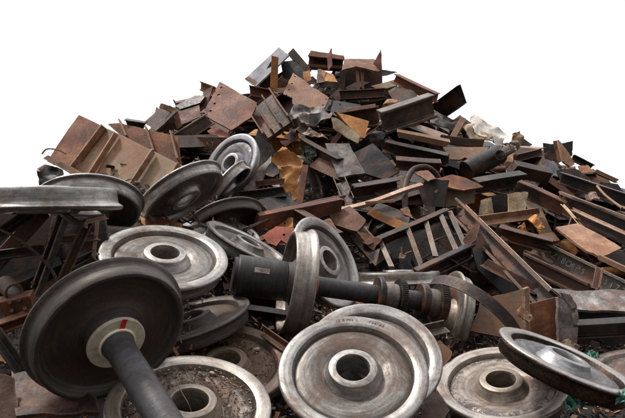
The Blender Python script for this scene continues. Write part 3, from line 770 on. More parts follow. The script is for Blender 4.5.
# --- top left of the summit
plate('steel_plate', [(245,79),(279,47),(289,55),(256,86)], 'sheet', (-.45,-.55,.7), d=11.8, th=.03, label='pale grey plate pointing up to the left of the summit', cat=PL, short='the pale grey summit plate', cells=11)
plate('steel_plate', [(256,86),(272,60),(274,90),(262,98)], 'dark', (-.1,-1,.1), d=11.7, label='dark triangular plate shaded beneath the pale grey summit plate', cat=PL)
beam('flat_bar', (275,57,11.4), (273.5,91,11.4), 7, 'orange', 'B', 4, up=(1,0,0), label='upright orange rusty bar standing before the pale grey summit plate', short='the upright orange bar', cat='bar')
beam('flat_bar', (247,78,11.5), (257,97,11.4), 4, 'bright', 'B', 3, up=(1,0,.3), label='curved pale strip at the foot of the pale grey summit plate', cat='bar', curve=.1)
beam('channel_beam', (250,91,11.3), (272,95,11.3), 10, 'brownred', 'U', 8, up=(-.4,0,1), label='short red brown channel at the foot of the upright orange bar', short='the short red brown channel')
beam('flat_bar', (291,52,12.2), (308,72,12.0), 8, 'dark', 'B', 4, up=(.8,0,.6), label='dark bar tilted on the skyline beside the pale grey summit plate', short='the tilted dark bar', cat='bar')
plate('steel_plate', [(281,62),(293,60),(308,73),(300,82),(283,77)], 'black', (-.2,-.9,.4), d=12.0, label='black plate wedged below the tilted dark bar at the summit', cat=PL)
plate('steel_plate', [(293,73),(329,98),(323,110),(297,107),(282,96)], 'salmon', (-.1,-.72,.68), d=11.0, th=.04, holes=[(295,77,1.1),(292,83.5,1.1),(289,89.5,1.1),(286.5,95,1.1),(326,99.5,1),(323,105,1)], warp=.015, label='salmon pink plate with bolt holes at both ends near the summit', cat=PL, short='the holed salmon plate', cells=11)
plate('steel_plate', [(303,72),(310,70),(311,80),(304,83)], 'orange', (0,-.8,.5), d=11.6, label='little orange scrap above the holed salmon plate', cat=PL)
# box girder on the summit
bx = empty('box_girder', P(326, 60, 12.8), 'box girder lying on the very summit, with an upright fin', 'girder', 'the summit box girder', (326, 60), poly=[(308,52),(343,56),(343,70),(308,66)])
bxm = 12.8
beam('web', (308.5,61,bxm), (343,64,bxm), 12, 'dark', 'U', 14, parent=bx, bend=.004)
plate('top_plate', [(308,55.5),(311,50.5),(344,55.5),(343,59.5)], 'brownred', (0,-.8,.55), d=bxm-.2, parent=bx, th=.03)
plate('fin', [(327,57),(331,48),(331.5,66),(328,71)], 'maroon', (-.7,-.8,.1), d=bxm-.35, parent=bx, th=.03)
beam('bottom_flange', (308,67,bxm-.1), (343,69,bxm-.1), 2.5, 'brown', 'B', 14, parent=bx, bend=.004)
# right of summit
cb = empty('cabinet_box', P(362, 78, 12.4), 'black box with tan lid and two upright posts, right of the summit box girder', 'scrap box', 'the tan lidded black box', (362, 78), poly=[(338,72),(343,58),(376,60),(383,70),(383,90),(340,90)])
plate('lid', [(342,70),(344,59),(374,59),(382,65),(378,71),(356,66)], 'salmon', (.05,-.65,.75), d=12.4, parent=cb, th=.04)
plate('back_panel', [(340,71),(356,66),(382,71),(383,92),(342,92)], 'black', (0,-1,.1), d=12.8, parent=cb, th=.05)
plate('side_panel', [(340,70),(346,70),(344,92),(339,90)], 'dark', (-.5,-1,0), d=12.5, parent=cb, th=.03)
beam('post', (357,66,12.5), (358,90,12.5), 3, 'bright', 'B', 3, parent=cb); beam('post', (362,67,12.5), (363,89,12.5), 2.5, 'tan', 'B', 3, parent=cb)
plate('steel_plate', [(373,64),(381,49),(382,68),(380,71)], 'maroon', (-.4,-1,.1), d=12.3, label='dark maroon fin standing upright at the right end of the summit', cat=PL, short='the upright maroon fin')
plate('steel_plate', [(380,69),(397,72),(383,76)], 'dark', (0,-.8,.4), d=12.3, label='thin dark blade pointing right from under the upright maroon fin', cat=PL)
bk = empty('open_trough', P(330, 76, 11.9), 'open rusty trough with pale rim under the summit box girder', 'scrap box', 'the open trough', (330, 77), poly=[(317,69),(334,72),(340,83),(322,87)])
plate('inner_panel', [(319,69),(333,74),(338,82),(325,81)], 'orange', (-.2,-.7,.7), d=12.0, parent=bk, th=.03)
plate('front_panel', [(317,80),(326,81),(339,82),(338,88),(320,87)], 'black', (-.1,-1,.1), d=11.8, parent=bk, th=.03)
plate('side_panel', [(318,69),(321,69),(325,82),(317,83)], 'bright', (.3,-1,.3), d=11.8, parent=bk, th=.03)
beam('i_beam', (340,96,12.0), (384,93,12.0), 9, 'dark', 'I', 9, label='dark flat beam lying under the tan lidded black box', short='the dark flat beam')
beam('i_beam', (395,78,12.4), (437,98,11.9), 9, 'brown', 'I', 10, up=(.4,-.5,.8), label='lumpy rusty beam sloping down the right of the summit skyline', short='the lumpy sloping beam')
plate('steel_plate', [(388,92),(402,84),(420,97),(398,108)], 'steelgrey', (0,-.7,.7), d=12.0, label='dark speckled plate lying beneath the lumpy sloping beam', cat=PL, warp=.06)
stone('orange brown lump of slag below the tan lidded black box', 391, 104, 11.3, .18, 'salmon', 9)
hb = beam('i_beam', (382,122,10.6), (433,105,10.7), 23, 'steelgrey', 'I', 18, tpx=3, up=(-.15,-.35,1), label='largest grey I-beam, lying across the right shoulder below the summit', short='the largest I-beam', bend=.006)
beam('channel_beam', (340,119,10.9), (379,117,10.9), 21, 'dark', 'U', 14, up=(0,-.1,1), label='dark channel chunk with a pale top edge left of the largest I-beam', short='the pale edged channel', tpx=2.5)
beam('flat_bar', (338,112,10.8), (375,106,10.8), 3.5, 'bright', 'B', 6, label='pale bar lying along the top of the dark channel chunk', cat='bar')
beam('plank_bar', (398,133,10.3), (448,143,10.2), 6, 'tan', 'B', 8, up=(.1,-.5,.9), label='long tan strip below the largest I-beam', cat='bar', short='the long tan strip')
w = empty('wedge_box', P(350, 126, 10.3), 'wedge shaped box with rust orange top and bright cream side', 'scrap box', 'the cream sided wedge', (350, 127), poly=[(331,117),(345,112),(369,122),(364,138),(357,143)])
plate('top_panel', [(337,112),(369,121),(365,138),(358,137)], 'orange', (.3,-.75,.6), d=10.3, parent=w, th=.03, wfreq=1)
plate('side_panel', [(331,117),(337,118),(360,136),(358,143),(347,138),(333,128)], 'cream', (-.4,-.85,.3), d=10.1, parent=w, th=.03)
plate('steel_plate', [(325,143),(349,144),(365,173),(338,177)], 'burnt', (-.05,-.72,.68), d=9.3, th=.04, label='grey burnt plate with flaking black spots in the middle of the heap', cat=PL, short='the grey burnt plate', warp=.03, cells=11)
plate('steel_plate', [(352,154),(373,143),(400,171),(386,179),(362,173)], 'black', (.1,-.8,.6), d=9.3, th=.04, label='smooth black plate right of the grey burnt plate', cat=PL, short='the smooth black plate', warp=.03)
# crumpled sheets in the middle
plate('crumpled_sheet', [(287,117),(296,108),(322,112),(338,118),(328,122),(308,128),(296,126)], 'burnt', (-.1,-.7,.7), d=10.2, th=.015, warp=.14, wfreq=2.2, cells=22, label='crumpled grey brown sheet draped under the holed salmon plate', cat='metal sheet', short='the crumpled grey sheet')
plate('crumpled_sheet', [(288,115),(299,120),(312,131),(330,141),(310,138),(297,132),(293,148),(289,130)], 'steelgrey', (-.2,-.8,.5), d=9.9, th=.015, warp=.12, wfreq=2.2, cells=22, label='twisted grey sheet with a long tail below the crumpled grey sheet', cat='metal sheet', short='the twisted tailed sheet')
plate('steel_plate', [(279,140),(296,128),(299,137),(285,147)], 'brownred', (-.2,-.8,.5), d=9.9, label='dark red plate below the ribbed block', cat=PL)
plate('metal_sheet', [(305,147),(314,146),(317,156),(307,158)], 'greengrey', (0,-.8,.5), d=9.5, label='small dark green plate beside the torn orange sheet', cat='metal sheet', warp=.06)
plate('torn_sheet', [(271,160),(283,147),(304,161),(298,182),(301,198),(293,202),(290,192),(284,203),(279,196),(283,180),(277,166)], 'orange', (-.1,-.9,.35), d=8.7, th=.012, holes=[(291.5,161,1.4)], warp=.09, wfreq=2, cells=22, jag=.015, label='torn orange sheet hanging down with ragged lower end', cat='metal sheet', short='the torn orange sheet')
beam('flat_bar', (306,166,8.6), (299,208,8.3), 6, 'brown', 'B', 5, up=(1,0,.1), label='rusty upright bar right against the torn orange sheet', cat='bar', short='the rusty upright bar')
beam('angle_iron', (255,184,8.6), (284,181,8.5), 6, 'brown', 'L', 6, label='short rusty angle pointing at the torn orange sheet from the left', cat='bar')
plate('steel_plate', [(243,187),(262,166),(271,155),(271,163),(258,186),(247,196)], 'burnt', (-.3,-.8,.5), d=8.9, label='purple grey plate sloping down left of the torn orange sheet', cat=PL, warp=.05)
beam('i_beam', (238,196,8.2), (284,191,8.0), 10, 'dark', 'U', 8, label='dark channel lying below the short rusty angle', short='the dark mid channel')
# block behind/under
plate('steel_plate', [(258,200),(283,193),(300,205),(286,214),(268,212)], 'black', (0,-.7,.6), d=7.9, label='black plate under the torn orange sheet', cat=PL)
beam('flat_bar', (256,222,7.3), (340,205,7.8), 15, 'brownred', 'B', 8, up=(.1,-.4,1), label='wide brown slab running across below the torn orange sheet', cat='bar', short='the wide brown slab')
plate('bracket', [(262,236),(276,226),(294,228),(300,236),(286,243),(281,240),(276,246),(268,243)], 'red', (-.2,-.75,.6), d=6.9, th=.03, label='salmon red bracket above the upright banded wheel', cat='bracket', short='the salmon red bracket', holes=[(284,235,1.4)])
plate('bracket', [(303,228),(330,218),(336,228),(328,236),(318,229)], 'salmon', (.1,-.75,.6), d=7.0, th=.03, label='pink red bracket behind the leaning pale wheel', cat='bracket')
pipe('long_bar', [(240,232,7.0),(300,206,7.7),(345,196,8.1)], 1.8, 'dark', 'thin dark rod crossing above the wide brown slab', 'bar', None, wall=None, seg=8)

# --- middle right
bx2 = empty('scrap_box', P(345, 218, 7.7), 'brown square box left of the ladder frame', 'scrap box', 'the brown square box', (347, 218), poly=[(328,208),(352,204),(366,220),(356,234),(332,226)])
plate('top_panel', [(329,213),(350,206),(366,220),(357,231),(333,224)], 'brown', (-.2,-.6,.8), d=7.6, parent=bx2, th=.04, warp=.02)
plate('front_panel', [(333,224),(357,231),(355,246),(338,236)], 'dark', (-.1,-1,0), d=7.7, parent=bx2, th=.03)
plate('steel_plate', [(357,231),(382,239),(373,250),(368,246)], 'brownred', (-.1,-.8,.5), d=7.2, label='brown corner plate at the top left of the ladder frame', cat=PL, short='the brown corner plate')
wb = empty('scrap_box', P(385, 216, 8.0), 'rusty tilted box with open dark side above the ladder frame', 'scrap box', 'the rusty tilted box', (387, 216), poly=[(366,214),(376,202),(408,216),(404,232)])
plate('front_panel', [(367,214),(372,209),(408,224),(403,232)], 'orange', (-.2,-.85,.5), d=7.9, parent=wb, th=.03)
plate('top_panel', [(372,209),(378,202),(410,214),(408,224)], 'dark', (-.1,-.5,.85), d=8.1, parent=wb, th=.03)
beam('strip', (337,211,8.1), (421,186,8.3), 4, 'bright', 'B', 5, up=(0,-.6,.8), label='long pale bare strip crossing in front of the hooked pipe', cat='bar', short='the long pale strip', bend=.03)
beam('strip', (366,203,8.0), (394,201,8.0), 2.5, 'tan', 'B', 5, label='short tan strip under the long pale strip', cat='bar')
pipe('hooked_pipe', [(405,218,8.1),(405,198,8.3),(406,183,8.5),(413,170,8.7),(425,167,8.8),(434,172,8.9),(440,181,8.9)], 3.0, 'dark', 'dark grey pipe bent over like a hook in the middle right', 'pipe', 'the hooked pipe', wall=.25)
plate('steel_plate', [(400,209),(408,207),(413,218),(404,214)], 'salmon', (0,-.8,.5), d=8.0, label='pale pink chip at the foot of the hooked pipe', cat=PL)
plate('steel_plate', [(414,172),(428,170),(436,178),(428,181)], 'salmon', (0,-.6,.8), d=8.6, label='pale oval plate beneath the bend of the hooked pipe', cat=PL)
lf = empty('ladder_frame', P(425, 245, 7.4), 'dark ladder frame with grey rungs leaning behind the edge on pale wheel', 'frame', 'the ladder frame', (425, 245), poly=[(370,247),(440,215),(460,212),(474,258),(420,280),(385,268)])
beam('rail', (366,248,7.2), (446,213,7.9), 9, 'dark', 'U', 9, parent=lf, up=(-.3,-.4,1), bend=.008)
beam('rail', (418,276,6.9), (472,250,7.3), 16, 'black', 'U', 9, parent=lf, up=(-.3,-.4,1), bend=.008, tpx=3)
for (a, b_) in (((381,243,7.3),(392,268,6.9)), ((408,230,7.5),(421,266,7.05)), ((426,222,7.7),(436,258,7.1)), ((441,216,7.8),(457,252,7.2)), ((450,213,7.9),(466,249,7.25))):
    beam('rung', a, b_, 5, 'steelgrey', 'B', 6, parent=lf, up=(1,0,.4), bend=.006)
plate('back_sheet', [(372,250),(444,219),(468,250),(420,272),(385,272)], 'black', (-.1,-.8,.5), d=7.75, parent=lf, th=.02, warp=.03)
bo = empty('scrap_box', P(450, 192, 8.8), 'box with black end, olive front and rusty lid in the middle right', 'scrap box', 'the rusty lidded box', (452, 192), poly=[(418,188),(432,178),(476,178),(484,186),(474,206),(424,208)])
plate('end_panel', [(418,188),(427,179),(449,180),(444,207),(424,205)], 'black', (-.45,-.9,.2), d=8.6, parent=bo, th=.03, holes=[(436,191,2)])
plate('front_panel', [(446,189),(476,187),(474,203),(444,207)], 'olive', (.15,-1,.15), d=8.7, parent=bo, th=.03)
plate('lid', [(436,178),(452,175),(466,178),(483,187),(464,190),(449,188)], 'brown', (.1,-.6,.8), d=8.7, parent=bo, th=.025, warp=.03)
beam('flat_bar', (425,219,8.0), (458,212,8.2), 9, 'dark', 'L', 8, label='dark angle lying just below the rusty lidded box', cat='bar')
ba = empty('split_drum', P(505, 205, 8.6), 'split drum with two rusty cream panels and a black gap between', 'drum', 'the split cream drum', (505, 205), poly=[(479,200),(492,196),(530,190),(528,216),(480,218)])
plate('shell', [(481,200),(491,197),(494,216),(478,217)], 'cream', (-.4,-.9,.2), d=8.5, parent=ba, th=.02, fold=[(0, .05, -.5)])
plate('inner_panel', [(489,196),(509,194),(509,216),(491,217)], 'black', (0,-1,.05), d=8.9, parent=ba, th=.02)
plate('shell', [(508,194),(518,192),(531,191),(528,205),(523,216),(509,217)], 'cream', (.35,-.9,.25), d=8.5, parent=ba, th=.02, fold=[(0, .08, -.5)], warp=.03)
beam('flat_bar', (476,222,8.1), (541,213,8.2), 8, 'tan', 'L', 8, up=(.1,-.5,.8), label='tan angle bar lying along the foot of the split cream drum', cat='bar', short='the tan foot bar')
chn = beam('channel_beam', (456,208,8.4), (549,303,6.2), 19, 'dark', 'U', 20, tpx=3, up=(.65,-.25,.7), label='long dark brown channel with two pale edges sloping down through the right middle', short='the long sloping channel', bend=.006)
beam('angle_iron', (464,205,8.5), (556,296,6.3), 4, 'bright', 'L', 5, up=(.6,-.2,.75), label='pale angle bar lying along the long sloping channel', cat='bar', bend=.006)
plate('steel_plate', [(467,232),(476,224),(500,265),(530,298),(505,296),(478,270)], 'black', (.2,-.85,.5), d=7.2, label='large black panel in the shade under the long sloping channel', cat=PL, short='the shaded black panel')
plate('steel_plate', [(463,240),(476,221),(480,225),(476,240),(468,246)], 'brownred', (-.2,-.8,.5), d=7.3, label='brown gusset at the top of the shaded black panel', cat=PL)
# brown plates above the steeply tipped wheel
plate('steel_plate', [(471,331),(482,299),(520,290),(530,288),(528,334),(505,338)], 'olive', (-.15,-.85,.5), d=6.0, th=.03, label='brown grey upright plate inside the right arm of the thin rusty hoop', cat=PL, short='the brown upright plate')
bx3 = empty('scrap_box', P(548, 318, 5.9), 'rusty brown box with a burnt pale end panel above the steeply tipped wheel', 'scrap box', 'the rusty brown box', (550, 318), poly=[(527,302),(558,292),(578,305),(576,342),(528,342)])
plate('front_panel', [(526,305),(559,297),(558,343),(527,341)], 'brown', (-.1,-1,.1), d=5.9, parent=bx3, th=.03)
plate('end_panel', [(558,297),(574,306),(578,328),(576,343),(558,344)], 'burnt', (.35,-.9,.1), d=5.85, parent=bx3, th=.03, warp=.03)
plate('side_panel', [(524,289),(529,287),(531,335),(526,337)], 'tan', (.5,-.9,0), d=5.8, parent=bx3, th=.03)
plate('bracket', [(517,310),(521,306),(531,314),(533,318),(529,322),(518,315)], 'tan', (-.1,-.9,.3), d=5.6, th=.03, label='little tan bracket stuck on the front of the rusty brown box', cat='bracket', holes=[(529.5,317.5,1.2)])
bt = empty('burnt_box', P(595, 305, 5.9), 'box with flaking burnt white lid and black open front at the right edge', 'scrap box', 'the burnt lidded box', (597, 305), poly=[(552,289),(630,291),(632,345),(578,345)])
plate('lid', [(551,289),(600,290),(640,291),(640,312),(602,311),(577,309)], 'burnt', (0,-.55,.83), d=6.2, parent=bt, th=.03, warp=.03, cells=12)
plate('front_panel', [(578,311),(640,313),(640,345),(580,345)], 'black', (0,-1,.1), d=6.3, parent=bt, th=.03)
plate('curled_strip', [(561,293),(570,294),(577,306),(579,322),(576,324),(571,308)], 'burnt', (.3,-.9,.1), d=5.7, th=.02, label='curled burnt strip peeling from the left of the burnt lidded box', cat='metal strip')
# lettered channel at right
tb = beam('channel_beam', (533,246,7.9), (640,300,6.7), 21, 'steelgrey', 'U', 14, tpx=3.5, up=(.45,-.15,.9), label='dark steel channel with chalk white letters running down to the right', short='the lettered channel', bend=.003, twist=0)
mb = WORLD[tb.name]; ctr = mb.translation
L_ = (P(640,300,6.7) - P(533,246,7.9)).length
def channel_text(txt, z0, step, size, mat='chalk'):
    bm = bmesh.new()
    xx = mb.col[2].to_3d().normalized(); yy = mb.col[1].to_3d().normalized(); zz = mb.col[0].to_3d().normalized()
    if yy.z < 0: yy = -yy
    if zz.dot(CAM - ctr) < 0: zz = -zz
    wdt = 14 * 7.3 / FPX; t = 3.5 * 7.3 / FPX
    for i, ch in enumerate(txt):
        if ch == ' ': continue
        mm = Matrix((xx, xx.cross(zz) * -1 if (zz.cross(xx)).dot(yy) < 0 else zz.cross(xx), zz)).transposed().to_4x4()
        q = random.Random(i * 7 + len(txt))
        mm.translation = mb @ V3((0, q.uniform(-.006, .006), z0 + i * step + q.uniform(-.006, .006))) + zz * (t - wdt / 2 + .003)
        add_text(bm, ch, size * q.uniform(.9, 1.12), .0008, mm @ Matrix.Rotation(q.uniform(-.14, .14), 4, 'Z'))
    bm.transform(mb.inverted())
    return bm
bm = channel_text('SZ18ORPS', .24, .072, .10)
link('chalk_lettering', channel_text('5172E4', 1.05, .075, .09), M['chalk'], mb, tb)
link('chalk_lettering', bm, M['chalk'], mb, tb)
beam('flat_bar', (523,261,7.3), (588,292,6.8), 16, 'dark', 'I', 10, up=(.45,-.2,.9), label='dark brown beam lying just under the lettered channel', short='the beam below the letters', tpx=3)
beam('clamp', (599,268,6.75), (595,289,6.6), 7, 'dark', 'T', 7, up=(1,0,0), label='dark clamp standing against the lettered channel', cat='bracket', short='the dark clamp')
plate('steel_plate', [(556,227),(577,223),(622,247),(600,257),(586,251)], 'tan', (.1,-.55,.83), d=7.6, th=.03, label='wide dull pink plate lying above the lettered channel', cat=PL, short='the dull pink plate', warp=.02)
beam('flat_bar', (599,257,7.2), (640,276,6.9), 5, 'tan', 'B', 6, up=(.4,-.3,.8), label='tan bar at the right edge below the dull pink plate', cat='bar')
gd2 = beam('channel_beam', (557,202,9.0), (640,238,8.0), 24, 'dark', 'U', 14, tpx=2.5, up=(.35,-.2,.9), label='long dark girder with pale edges, upper of the two right slopes', short='the long dark girder', bend=.006)
beam('strip', (560,193,8.9), (640,223,8.0), 3, 'bright', 'B', 5, up=(.3,-.3,.9), label='pale narrow rail lying along the long dark girder', cat='bar', bend=.01)
beam('strip', (572,209,8.6), (640,240,7.8), 3, 'bright', 'L', 5, up=(.3,-.3,.9), label='second pale rail lower on the long dark girder', cat='bar', bend=.01)
plate('scrap_chip', [(585,196),(590,192),(597,194),(600,198),(592,200),(587,199)], 'bright', (0,-.7,.7), d=8.4, label='pale bone shaped chip on the long dark girder', cat='metal chip', warp=.05)
pipe('rod', [(597,186,9.0),(606,196,8.7),(622,208,8.3)], 1.2, 'tan', 'thin tan rod behind the pale bone shaped chip', 'rod', None, wall=None, seg=8)
beam('strip', (562,205,8.5), (588,229,8.1), 3, 'cream', 'L', 5, up=(.7,-.2,.7), label='cream splintered strip standing above the dull pink plate', cat='bar', bend=.05)
plate('torn_sheet', [(528,217),(535,214),(545,227),(540,232),(533,224)], 'orange', (0,-.8,.5), d=8.0, warp=.08, label='curled orange tongue of metal below the tan foot bar', cat='metal sheet')
plate('torn_sheet', [(517,228),(524,222),(530,236),(524,243),(518,240)], 'orange', (-.2,-.9,.3), d=7.9, warp=.08, label='ragged orange sheet left of the curled orange tongue', cat='metal sheet')

# --- right shoulder
plate('crumpled_sheet', [(470,118),(474,115),(482,121),(498,128),(507,134),(500,148),(493,139),(484,138),(474,133)], 'white', (.1,-.75,.6), d=11.2, th=.012, warp=.05, wfreq=1.6, cells=26, label='crumpled dirty white sheet on the right skyline', cat='metal sheet', short='the crumpled white sheet')
plate('sack', [(463,126),(472,122),(479,130),(493,136),(488,140),(470,138)], 'cream', (-.1,-.8,.5), d=11.15, th=.03, warp=.05, label='tan scrap sack under the crumpled white sheet', cat='sack')
beam('flat_bar', (464,119,11.2), (452,140,11.0), 6, 'tan', 'B', 4, up=(1,0,.4), label='tan post leaning left of the crumpled white sheet', cat='bar', short='the tan leaning post')
plate('steel_plate', [(432,122),(444,116),(457,121),(462,134),(446,128)], 'black', (0,-.8,.5), d=11.4, warp=.06, label='black ragged plate right of the largest I-beam end', cat=PL)
beam('i_beam', (440,139,10.7), (483,145,10.6), 8, 'dark', 'B', 8, label='dark bar under the tan leaning post', cat='bar')
plate('steel_plate', [(443,147),(489,147),(479,158),(470,160),(465,157),(460,160),(450,159)], 'tan', (0,-.65,.75), d=10.2, th=.03, label='tan four sided plate in the right shoulder above the black drum', cat=PL, short='the tan four sided plate')
pipe('drum', [(466,171,10.0),(480,164,10.1),(499,154,10.35)], 10, 'black', 'big black drum lying askew below the crumpled white sheet', 'drum', 'the black drum', wall=None, seg=28)
pipe('pipe', [(500,155,9.8),(510,149,10.2)], 5, 'dark', 'open dark pipe end on the right shoulder', 'pipe', 'the open pipe end', wall=.15, seg=22)
pipe('coil', [(500,150,9.7),(504,144,9.7),(509,144,9.7),(510,150,9.7),(505,153,9.7)], .7, 'tan', 'tan coil of wire on the open pipe end', 'wire', None, wall=None, seg=6)
plate('torn_sheet', [(513,133),(520,131),(523,140),(519,149),(512,143)], 'olive', (.2,-.9,.4), d=10.6, warp=.08, label='olive scrap standing above the open pipe end', cat='metal sheet')
beam('flat_bar', (516,158,10), (544,151,10.3), 7, 'brownred', 'U', 6, label='red brown channel right of the open pipe end', cat='beam', short='the red brown channel')
cs = empty('finned_channel', P(558, 151, 11), 'dark upright channel with three fins on the right skyline', 'beam', 'the finned channel', (558, 152), poly=[(543,142),(557,139),(573,141),(576,165),(545,162)])
plate('fin', [(543,143),(556,144),(558,162),(545,158)], 'black', (-.2,-1,.2), d=11.2, parent=cs, th=.04)
plate('fin', [(553,141),(559,140),(563,160),(558,163)], 'brownred', (-.5,-.9,.2), d=10.9, parent=cs, th=.04)
plate('fin', [(558,140),(562,143),(575,164),(570,167),(563,161)], 'tan', (.4,-.9,.2), d=10.8, parent=cs, th=.04)
plate('fin', [(563,143),(573,141),(572,156),(568,158)], 'black', (.2,-1,.2), d=11.1, parent=cs, th=.04)
plate('steel_plate', [(546,163),(553,161),(559,168),(552,177),(547,174)], 'sheet', (.1,-.8,.6), d=10.2, label='blue grey plate below the finned channel', cat=PL, short='the blue grey plate')
beam('flat_bar', (573,158,11.2), (592,168,11.2), 6, 'steelgrey', 'U', 6, up=(.3,0,1), label='grey channel sloping right of the finned channel', cat='beam', short='the grey sloping channel')
plate('steel_plate', [(578,166),(588,165),(594,172),(582,173)], 'salmon', (0,-.8,.5), d=10.8, label='pale chip under the grey sloping channel', cat=PL)
beam('flat_bar', (596,171,11), (618,181,11), 5, 'tan', 'L', 6, up=(.3,0,1), label='tan angle bar on the far right skyline', cat='bar', short='the far tan angle')
plate('steel_plate', [(556,170),(575,168),(590,178),(586,186),(562,184)], 'black', (0,-.9,.4), d=10.5, label='black plate below the grey sloping channel', cat=PL)
plate('steel_plate', [(600,182),(618,184),(628,200),(612,205),(600,198)], 'black', (.1,-.9,.4), d=9.8, label='black plate at the right edge under the far tan angle', cat=PL)

# --- left foreground: bogie frame under the edge on wheel
bf = empty('bogie_frame', P(50, 260, 4.2), 'black bogie frame of heavy bars under the edge on far left wheel', 'bogie frame', 'the black bogie frame', (45, 260), poly=[(0,215),(100,215),(110,250),(60,300),(40,330),(0,340)])
beam('side_bar', (-14,275,4.2), (42,214,4.3), 20, 'dark', 'U', 14, parent=bf, up=(.6,-.5,.5), tpx=4, bend=.005)
plate('web_plate', [(52,216),(96,218),(92,256),(98,262),(60,292),(18,306),(38,278)], 'dark', (-.1,-.9,.4), d=4.25, parent=bf, th=.06, warp=.01)
beam('cross_bar', (-10,300,4.15), (62,268,4.25), 20, 'black', 'B', 14, parent=bf, up=(0,-.6,.8), bend=.004)
plate('back_plate', [(-12,214),(104,214),(112,262),(60,300),(-12,305)], 'black', (0,-1,.1), d=4.7, parent=bf, th=.04)
beam('lug', (62,208,4.0), (86,224,3.95), 6, 'steelgrey', 'B', 5, parent=bf, up=(.4,0,.9), curve=-.03); beam('lug', (84,222,3.95), (104,217,4.1), 5, 'tan', 'B', 5, parent=bf)
pipe('boss', [(5,284,3.8),(14,292,3.7)], 9, 'dark', None, parent=bf, wall=.3, seg=20)
beam('diagonal_bar', (-6,238,4.0), (30,214,4.1), 9, 'steelgrey', 'L', 9, parent=bf, up=(.4,-.4,.8), bend=.004)
beam('diagonal_bar', (58,290,3.95), (88,222,4.05), 7, 'dark', 'L', 8, parent=bf, up=(.9,-.3,.2), bend=.004)
beam('diagonal_bar', (36,292,3.95), (64,216,4.05), 10, 'steelgrey', 'U', 8, parent=bf, up=(.9,-.3,.2), bend=.004, tpx=2)
beam('cross_bar', (-10,256,4.1), (44,249,4.2), 8, 'black', 'L', 8, parent=bf, up=(0,-.4,.9))
beam('cross_bar', (58,240,4.1), (97,237,4.3), 7, 'dark', 'L', 7, parent=bf, up=(0,-.4,.9))
beam('cross_bar', (66,266,4.05), (95,251,4.3), 9, 'black', 'U', 7, parent=bf, up=(0,-.4,.9))
for (u, v, d_) in ((24,264,4.05),(48,262,4.05),(52,230,4.1),(80,246,4.15),(90,232,4.15),(33,283,4.0),(66,282,4.0),(78,270,4.05)): pipe('bolt', [(u, v, d_), (u - .3, v - .5, d_ - .09)], 2.1, 'brown', None, parent=bf, wall=None, seg=6)
pipe('rod', [(-8,226,4.0),(20,240,3.95),(50,268,3.95),(58,286,3.95)], 1.6, 'dark', None, parent=bf, wall=None, seg=8)
bra = empty('bracket', P(18, 305, 3.75), 'rusty bolted bracket block on the black bogie frame, left of the dark wheelset', 'bracket', 'the bolted bracket', (18, 305), poly=[(2,298),(30,292),(36,310),(4,322)])
beam('block', (3,308,3.7), (34,301,3.72), 19, 'brown', 'B', 16, parent=bra, up=(0,-.3,1), bend=.006)
for (u, v) in ((10, 303), (19, 300.5), (12, 311), (25, 309)): pipe('bolt', [(u, v, 3.66), (u - .4, v - .6, 3.6)], 2, 'dark', None, parent=bra, wall=None, seg=6)
beam('flat_bar', (-10,331,3.6), (36,314,3.65), 12, 'brown', 'U', 10, up=(0,-.4,.9), label='rusty ledge bar below the bolted bracket', cat='bar', short='the rusty ledge bar')
plate('curved_plate', [(12,372),(30,366),(60,376),(96,396),(100,412),(16,416)], 'dark', (-.05,-.36,.93), d=3.72, th=.03, warp=.02, label='dark brown curved plate at the bottom left beneath the dark wheelset', cat=PL, short='the brown bottom plate')
plate('curved_plate', [(-6,372),(14,378),(20,424),(-8,424)], 'dark', (.2,-.7,.6), d=3.6, th=.03, label='dark plate in the very bottom left corner', cat=PL)
beam('flat_bar', (-6,332,3.55), (22,372,3.5), 12, 'black', 'L', 10, up=(.8,-.4,.3), label='black angle post between rusty ledge bar and brown bottom plate', cat='bar')
plate('steel_plate', [(128,226),(150,214),(183,224),(180,232),(140,230)], 'orange', (0,-.6,.8), d=6.3, label='rust orange plate wedged beneath the leaning black sided wheel', cat=PL)

# --- heavy dark pieces filling the slope
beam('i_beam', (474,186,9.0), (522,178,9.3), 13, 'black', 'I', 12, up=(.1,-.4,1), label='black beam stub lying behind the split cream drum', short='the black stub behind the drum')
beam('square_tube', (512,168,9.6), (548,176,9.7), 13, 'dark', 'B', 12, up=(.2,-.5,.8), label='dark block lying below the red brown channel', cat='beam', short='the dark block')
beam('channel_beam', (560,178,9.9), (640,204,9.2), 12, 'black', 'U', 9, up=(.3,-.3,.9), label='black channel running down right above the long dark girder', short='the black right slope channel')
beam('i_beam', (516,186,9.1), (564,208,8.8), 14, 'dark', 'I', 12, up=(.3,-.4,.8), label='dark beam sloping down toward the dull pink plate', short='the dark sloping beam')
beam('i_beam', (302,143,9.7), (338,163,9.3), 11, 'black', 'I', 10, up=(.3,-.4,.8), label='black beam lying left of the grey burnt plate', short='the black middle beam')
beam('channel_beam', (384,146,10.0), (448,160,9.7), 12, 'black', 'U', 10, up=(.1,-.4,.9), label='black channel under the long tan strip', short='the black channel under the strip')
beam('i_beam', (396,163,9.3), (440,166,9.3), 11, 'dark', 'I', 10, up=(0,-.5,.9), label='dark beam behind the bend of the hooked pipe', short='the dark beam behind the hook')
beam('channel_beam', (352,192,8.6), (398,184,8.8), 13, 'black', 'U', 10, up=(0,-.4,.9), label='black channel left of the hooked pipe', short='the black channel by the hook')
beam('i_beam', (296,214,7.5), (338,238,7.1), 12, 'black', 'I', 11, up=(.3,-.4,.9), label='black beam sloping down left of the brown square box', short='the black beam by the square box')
beam('channel_beam', (500,232,7.9), (552,246,7.6), 13, 'dark', 'U', 10, up=(.2,-.4,.9), label='dark channel left of the dull pink plate', short='the dark channel by the pink plate')
